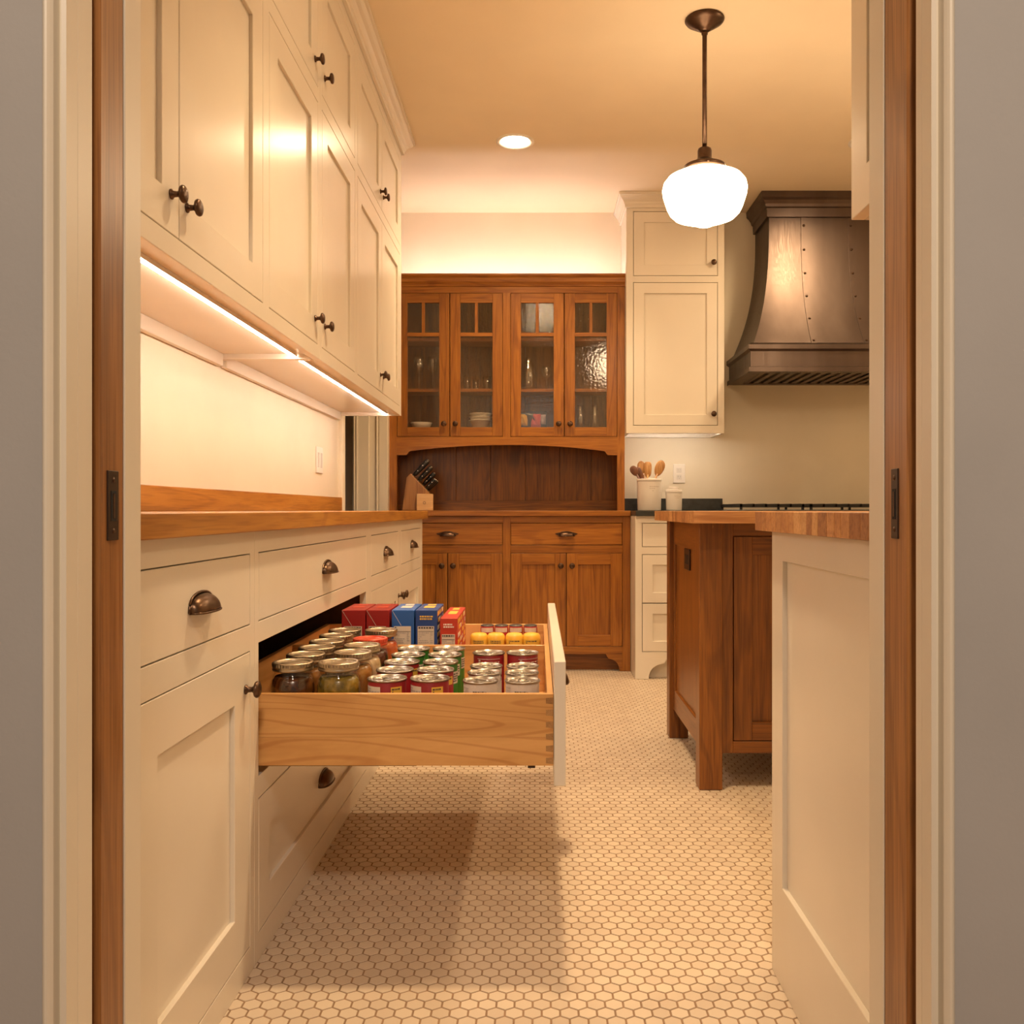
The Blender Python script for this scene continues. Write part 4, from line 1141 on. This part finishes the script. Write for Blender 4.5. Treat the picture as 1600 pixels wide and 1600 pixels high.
# ------------------------------------------------------------------ hood
HX = 1.68
hd = thing('range_hood', (HX, 5.3, 1.686), 'flared dark bronze range hood with riveted straps', 'range hood')
ZT_, ZB_ = 2.620, 1.843
def hw_(t): s_ = t ** 2.6; return .337 + .147 * s_, 5.20 - .235 * s_
nv = 24; vs_ = []; fs_ = []
for i in range(nv + 1):
    t = i / nv; z = ZT_ + (ZB_ - ZT_) * t; w_, yf = hw_(t)
    vs_ += [(HX - w_, YB - .002, z), (HX - w_, yf, z), (HX + w_, yf, z), (HX + w_, YB - .002, z)]
for i in range(nv):
    for j in range(3): fs_.append((i*4+j, i*4+j+1, i*4+j+5, i*4+j+4))
ch = MB().add(vs_, fs_, 0, True).build('chimney', 'hood_metal', hd, recalc=True)
es = ch.modifiers.new('edge', 'EDGE_SPLIT'); es.split_angle = math.radians(40)
for s_ in (-1, 1):
    sv = []; sf = []
    for i in range(nv + 1):
        t = .004 + .992 * i / nv; z = ZT_ + (ZB_ - ZT_) * t; w_, yf = hw_(t); c = HX + s_ * (.137 + .010 * t ** 2.6)
        sv += [(c - .0155, yf + .001, z), (c - .0155, yf - .005, z), (c + .0155, yf - .005, z), (c + .0155, yf + .001, z)]
    for i in range(nv):
        for j in range(3): sf.append((i*4+j, i*4+j+1, i*4+j+5, i*4+j+4))
    st = MB().add(sv, sf, 0, False).build('strap', 'hood_metal', hd)
    for q in range(6):
        t = .065 + q * .182; z = ZT_ + (ZB_ - ZT_) * t; w_, yf = hw_(t); c = HX + s_ * (.137 + .010 * t ** 2.6)
        MB().lathe([(.0075, 0), (.007, .003), (.0045, .0055), (0, .006)], 12, lambda x, y, w, c=c, yf=yf, z=z: (c + x, yf - .005 - w, z + y)).build('rivet', 'bronze', st)
cp = [(0, 2.618), (.014, 2.618), (.016, 2.668), (.024, 2.674), (.028, 2.690), (.040, 2.708), (.054, 2.720), (.056, 2.7535), (0, 2.7535)]
MB().sweep([(HX - .337, YB - .002), (HX - .337, 5.20), (HX + .337, 5.20), (HX + .337, YB - .002)], cp).build('crown', 'hood_metal', hd)
bp_ = [(-.02, 1.7), (0, 1.686), (.004, 1.686), (.004, 1.712), (-.008, 1.716), (-.008, 1.800), (.0, 1.806), (.008, 1.812), (.008, 1.836), (-.01, 1.848), (-.03, 1.848)]
MB().sweep([(HX - .507, YB - .002), (HX - .507, 4.955), (HX + .507, 4.955), (HX + .507, YB - .002)], bp_).build('base_band', 'hood_metal', hd)
MB().box(HX - .50, HX + .50, 4.965, YB - .003, 1.83, 1.843).build('liner', 'black_iron', hd)
un = MB().frame([HX - .498, HX + .498], [4.965, YB - .003], [(HX - .43, HX + .43, 5.04, 5.46)], 1.690, 1.698, lambda u, v, w: (u, v, w)); un.build('liner_rim', 'hood_metal', hd)
for k in range(15):
    x = HX - .425 + k * .0575
    MB().prism([(x, 1.692), (x + .030, 1.692), (x + .040, 1.712), (x + .034, 1.712)], 5.045, 5.455, lambda a, b, c: (a, c, b)).build('baffle', 'bronze', hd)

# ------------------------------------------------------------------ island
isl = thing('island', (1.1, 3.3, 0), 'dark oak kitchen island on square legs', 'island')
IX0, IX1 = .531, 1.75
for (x, y) in ((IX0, 2.94), (IX0, 3.61), (IX1 - .076, 2.94), (IX1 - .076, 3.61)):
    MB().box(x, x + .076, y, y + .072, .0005, CT0).build('leg', 'island_oak_z', isl, bevel=.0025)
MIS = lambda u, v, w: (.547 - w, u, v)
sp = MB().box(3.0125, 3.09, .118, CT0, -.02, 0, 0, MIS).box(3.575, 3.6095, .118, CT0, -.02, 0, 0, MIS)
sp.box(3.09, 3.575, .783, CT0, -.02, 0, 1, MIS).box(3.09, 3.575, .118, .199, -.02, 0, 1, MIS)
sf_ = sp.build('side_frame', ['island_oak_z', 'island_oak_y'], isl, bevel=.0012)
MB().box(3.086, 3.579, .195, .787, -.018, -.009, 0, MIS).build('panel', 'island_oak_z', sf_)
MIF = lambda u, v, w: (u, 2.962 - w, v)
ff = MB()
do = [(.646, 1.14, .155, .835), (1.165, 1.66, .155, .835)]
ff.box(.6075, .646, .116, CT0, -.02, 0, 0, MIF).box(1.14, 1.165, .116, CT0, -.02, 0, 0, MIF).box(1.66, 1.6735, .116, CT0, -.02, 0, 0, MIF)
for a, b in ((.646, 1.14), (1.165, 1.66)):
    ff.box(a, b, .835, CT0, -.02, 0, 1, MIF).box(a, b, .116, .155, -.02, 0, 1, MIF)
ff.build('face_frame', ['island_oak_z', 'island_oak_x'], isl, bevel=.001)
for o_ in do: shaker(isl, MIF, *o_, .061, 'island_oak_z', 'island_oak_x', 'island_oak_z', gap=.0028)
MB().box(.569, 1.67, 2.984, 3.66, .13, .87).build('body', 'island_oak_z', isl)
MO3 = lambda u, v, w: (.556 - w, 3.31 + u, .738 + v)
po = outlet((.547, 3.31, .738), MO3, .115, .078, 'black outlet plate on the side panel of the oak island', 'dark_plate',
       [(-.036, -.006, -.017, .017, 'black_iron'), (.006, .036, -.017, .017, 'black_iron')])
for (x, y) in ((.86, 3.10), (.86, 3.5)):
    cs = MB().lathe([(0, -.009), (.018, -.009), (.022, -.005), (.022, .005), (.018, .009), (0, .009)], 20, lambda a, b, c, x=x, y=y: (x + c, y + a, .0885 + b))
    cs.box(x - .013, x + .013, y - .012, y + .012, .10, .131)
    cs.build('caster', 'black_iron', isl)  # dark caster hanging under the island
def butcher(name, x0, x1, y0, y1, lab, along):
    """top glued from staves; along = stave direction"""
    t = thing(name, ((x0 + x1) / 2, (y0 + y1) / 2, CT0), lab, 'worktop')
    rr = random.Random(5 if along == 'x' else 9)
    a0, a1 = (y0, y1) if along == 'x' else (x0, x1)
    a = a0
    while a < a1 - .004:
        w = min(rr.uniform(.028, .046), a1 - a)
        if a1 - (a + w) < .02: w = a1 - a
        mt = rr.choice(['butcher_light', 'butcher_mid', 'butcher_mid', 'butcher_dark'])
        if along == 'x': MB().box(x0, x1, a, a + w - .0003, CT0 + .0004, CT1).build('stave', mt, t, bevel=.0007)
        else: MB().box(a, a + w - .0003, y0, y1, CT0 + .0004, CT1).build('stave', mt, t, bevel=.0007)
        a += w
    return t
butcher('worktop', .483, 1.80, 2.77, 3.70, 'butcher block top of the dark oak island', 'x')

# ------------------------------------------------------------------ right foreground cabinets
MR = lambda u, v, w: (.47 - w, u, v)
pe = thing('base_cabinet', (.78, 1.42, 0), 'cream base cabinet with a large end panel right of the doorway', 'cabinet')
MB().box(.4925, 1.07, 1.053, 1.797, 0.0005, .877).build('body', CP, pe)
e0 = [(1.14, 1.7215, .193, .8216)]
MB().frame([1.053, 1.797], [0.0005, .877], e0, -.022, 0, MR).build('end_frame', CP, pe, bevel=.001)
MB().box(1.138, 1.7235, .191, .8236, -.021, -.0095, 0, MR).build('panel', CP, pe)
butcher('worktop', .449, 1.10, 1.053, 1.85, 'butcher block worktop on the cream cabinet right of the doorway', 'x')
MR2 = lambda u, v, w: (.502 - w, u, v)
pu = thing('wall_cabinet', (.70, 1.25, 1.384), 'cream wall cabinet at the upper right just inside the doorway', 'cabinet')
MB().box(.5245, .83, 1.053, 1.434, 1.384, 2.753).build('body', CP, pu)
e1 = [(1.08, 1.367, 1.45, 2.68)]
MB().frame([1.053, 1.434], [1.384, 2.753], e1, -.022, 0, MR2).build('side_frame', CP, pu, bevel=.001)
MB().box(1.078, 1.369, 1.448, 2.682, -.021, -.0095, 0, MR2).build('panel', CP, pu)

# ------------------------------------------------------------------ lamps
def pendant(px_, lab):
    pn = thing('pendant_lamp', (px_, 3.35, ZC), lab, 'pendant lamp', 'pendant lamps over the island')
    MP = lambda x, y, z: (px_ + x, 3.35 + y, z)
    MB().lathe([(0, 2.7545), (.072, 2.7545), (.0735, 2.751), (.070, 2.746), (.062, 2.741), (.058, 2.738), (.052, 2.736), (.046, 2.730), (.040, 2.728), (.034, 2.722), (.026, 2.720), (.020, 2.712), (.012, 2.708), (0, 2.706)], 40, MP).build('canopy', 'bronze', pn)
    MB().lathe([(.0085, 2.708), (.012, 2.706), (.012, 2.698), (.0088, 2.696), (.0088, 2.270), (0, 2.270)], 16, MP).build('rod', 'bronze', pn)
    MB().lathe([(0, 2.276), (.016, 2.275), (.024, 2.270), (.0265, 2.262), (.0265, 2.236), (.030, 2.230), (.036, 2.226), (.048, 2.218), (.062, 2.210), (.076, 2.206), (.079, 2.202), (.079, 2.188), (.074, 2.187)], 36, MP).build('fitter', 'bronze', pn)
    for k in range(3):
        a = .5 + k * 2 * PI / 3
        MB().tube([MP(.078 * math.cos(a), .078 * math.sin(a), 2.195), MP(.090 * math.cos(a), .090 * math.sin(a), 2.195)], .004, 8).build('thumb_screw', 'bronze', pn)
    MB().lathe([(.0655, 2.196), (.068, 2.188), (.082, 2.181), (.110, 2.172), (.138, 2.158), (.152, 2.140), (.1570, 2.118), (.154, 2.096), (.147, 2.074), (.140, 2.052), (.130, 2.032), (.114, 2.016), (.088, 2.006), (.066, 2.001), (.048, 1.992), (.026, 1.982), (0, 1.979)], 96, MP).build('glass_shade', 'lamp_glass', pn)
pendant(.6245, 'schoolhouse pendant lamp with glowing white glass shade over the near island end')
pendant(1.62, 'added fill pendant over the far right island end, hidden by the upper right cabinet')  # second pendant, added out of view to brighten hood and stove wall
def downlight(x, y, lab, spread):
    t = thing('downlight', (x, y, ZC), lab, 'downlight', 'recessed ceiling downlights')
    M = lambda a, b, c: (x + a, y + b, c)
    MB().lathe([(.095, 2.7546), (.095, 2.752), (.090, 2.7495), (.078, 2.7495), (.073, 2.7535), (.070, 2.7546)], 40, M).build('trim_ring', 'white_plastic', t)
    MB().lathe([(.0725, 2.7540), (.04, 2.7528), (0, 2.7525)], 40, M).build('lens', 'down_lens', t)
    L = bpy.data.lights.new('downlight_lamp', 'AREA'); L.shape = 'DISK'; L.size = .13; L.energy = LIGHT['down']; L.color = WARM; L.spread = math.radians(spread)
    o = bpy.data.objects.new('downlight_lamp', L); COL.objects.link(o); o.parent = t; o.location = (0, 0, -.006)
downlight(-.1115, 4.46, 'glowing recessed downlight in the ceiling before the oak hutch', 116)
downlight(1.645, 4.46, 'recessed downlight at the right, almost hidden behind the upper right cabinet', 158)
downlight(.06, 2.29, 'unseen recessed downlight above the open pantry drawer', 96)  # unseen lamp, added where the drawer's floor shadow puts it
downlight(1.645, 2.29, 'added unseen downlight above the near right corner of the kitchen', 150)  # added out of view for more light in the room
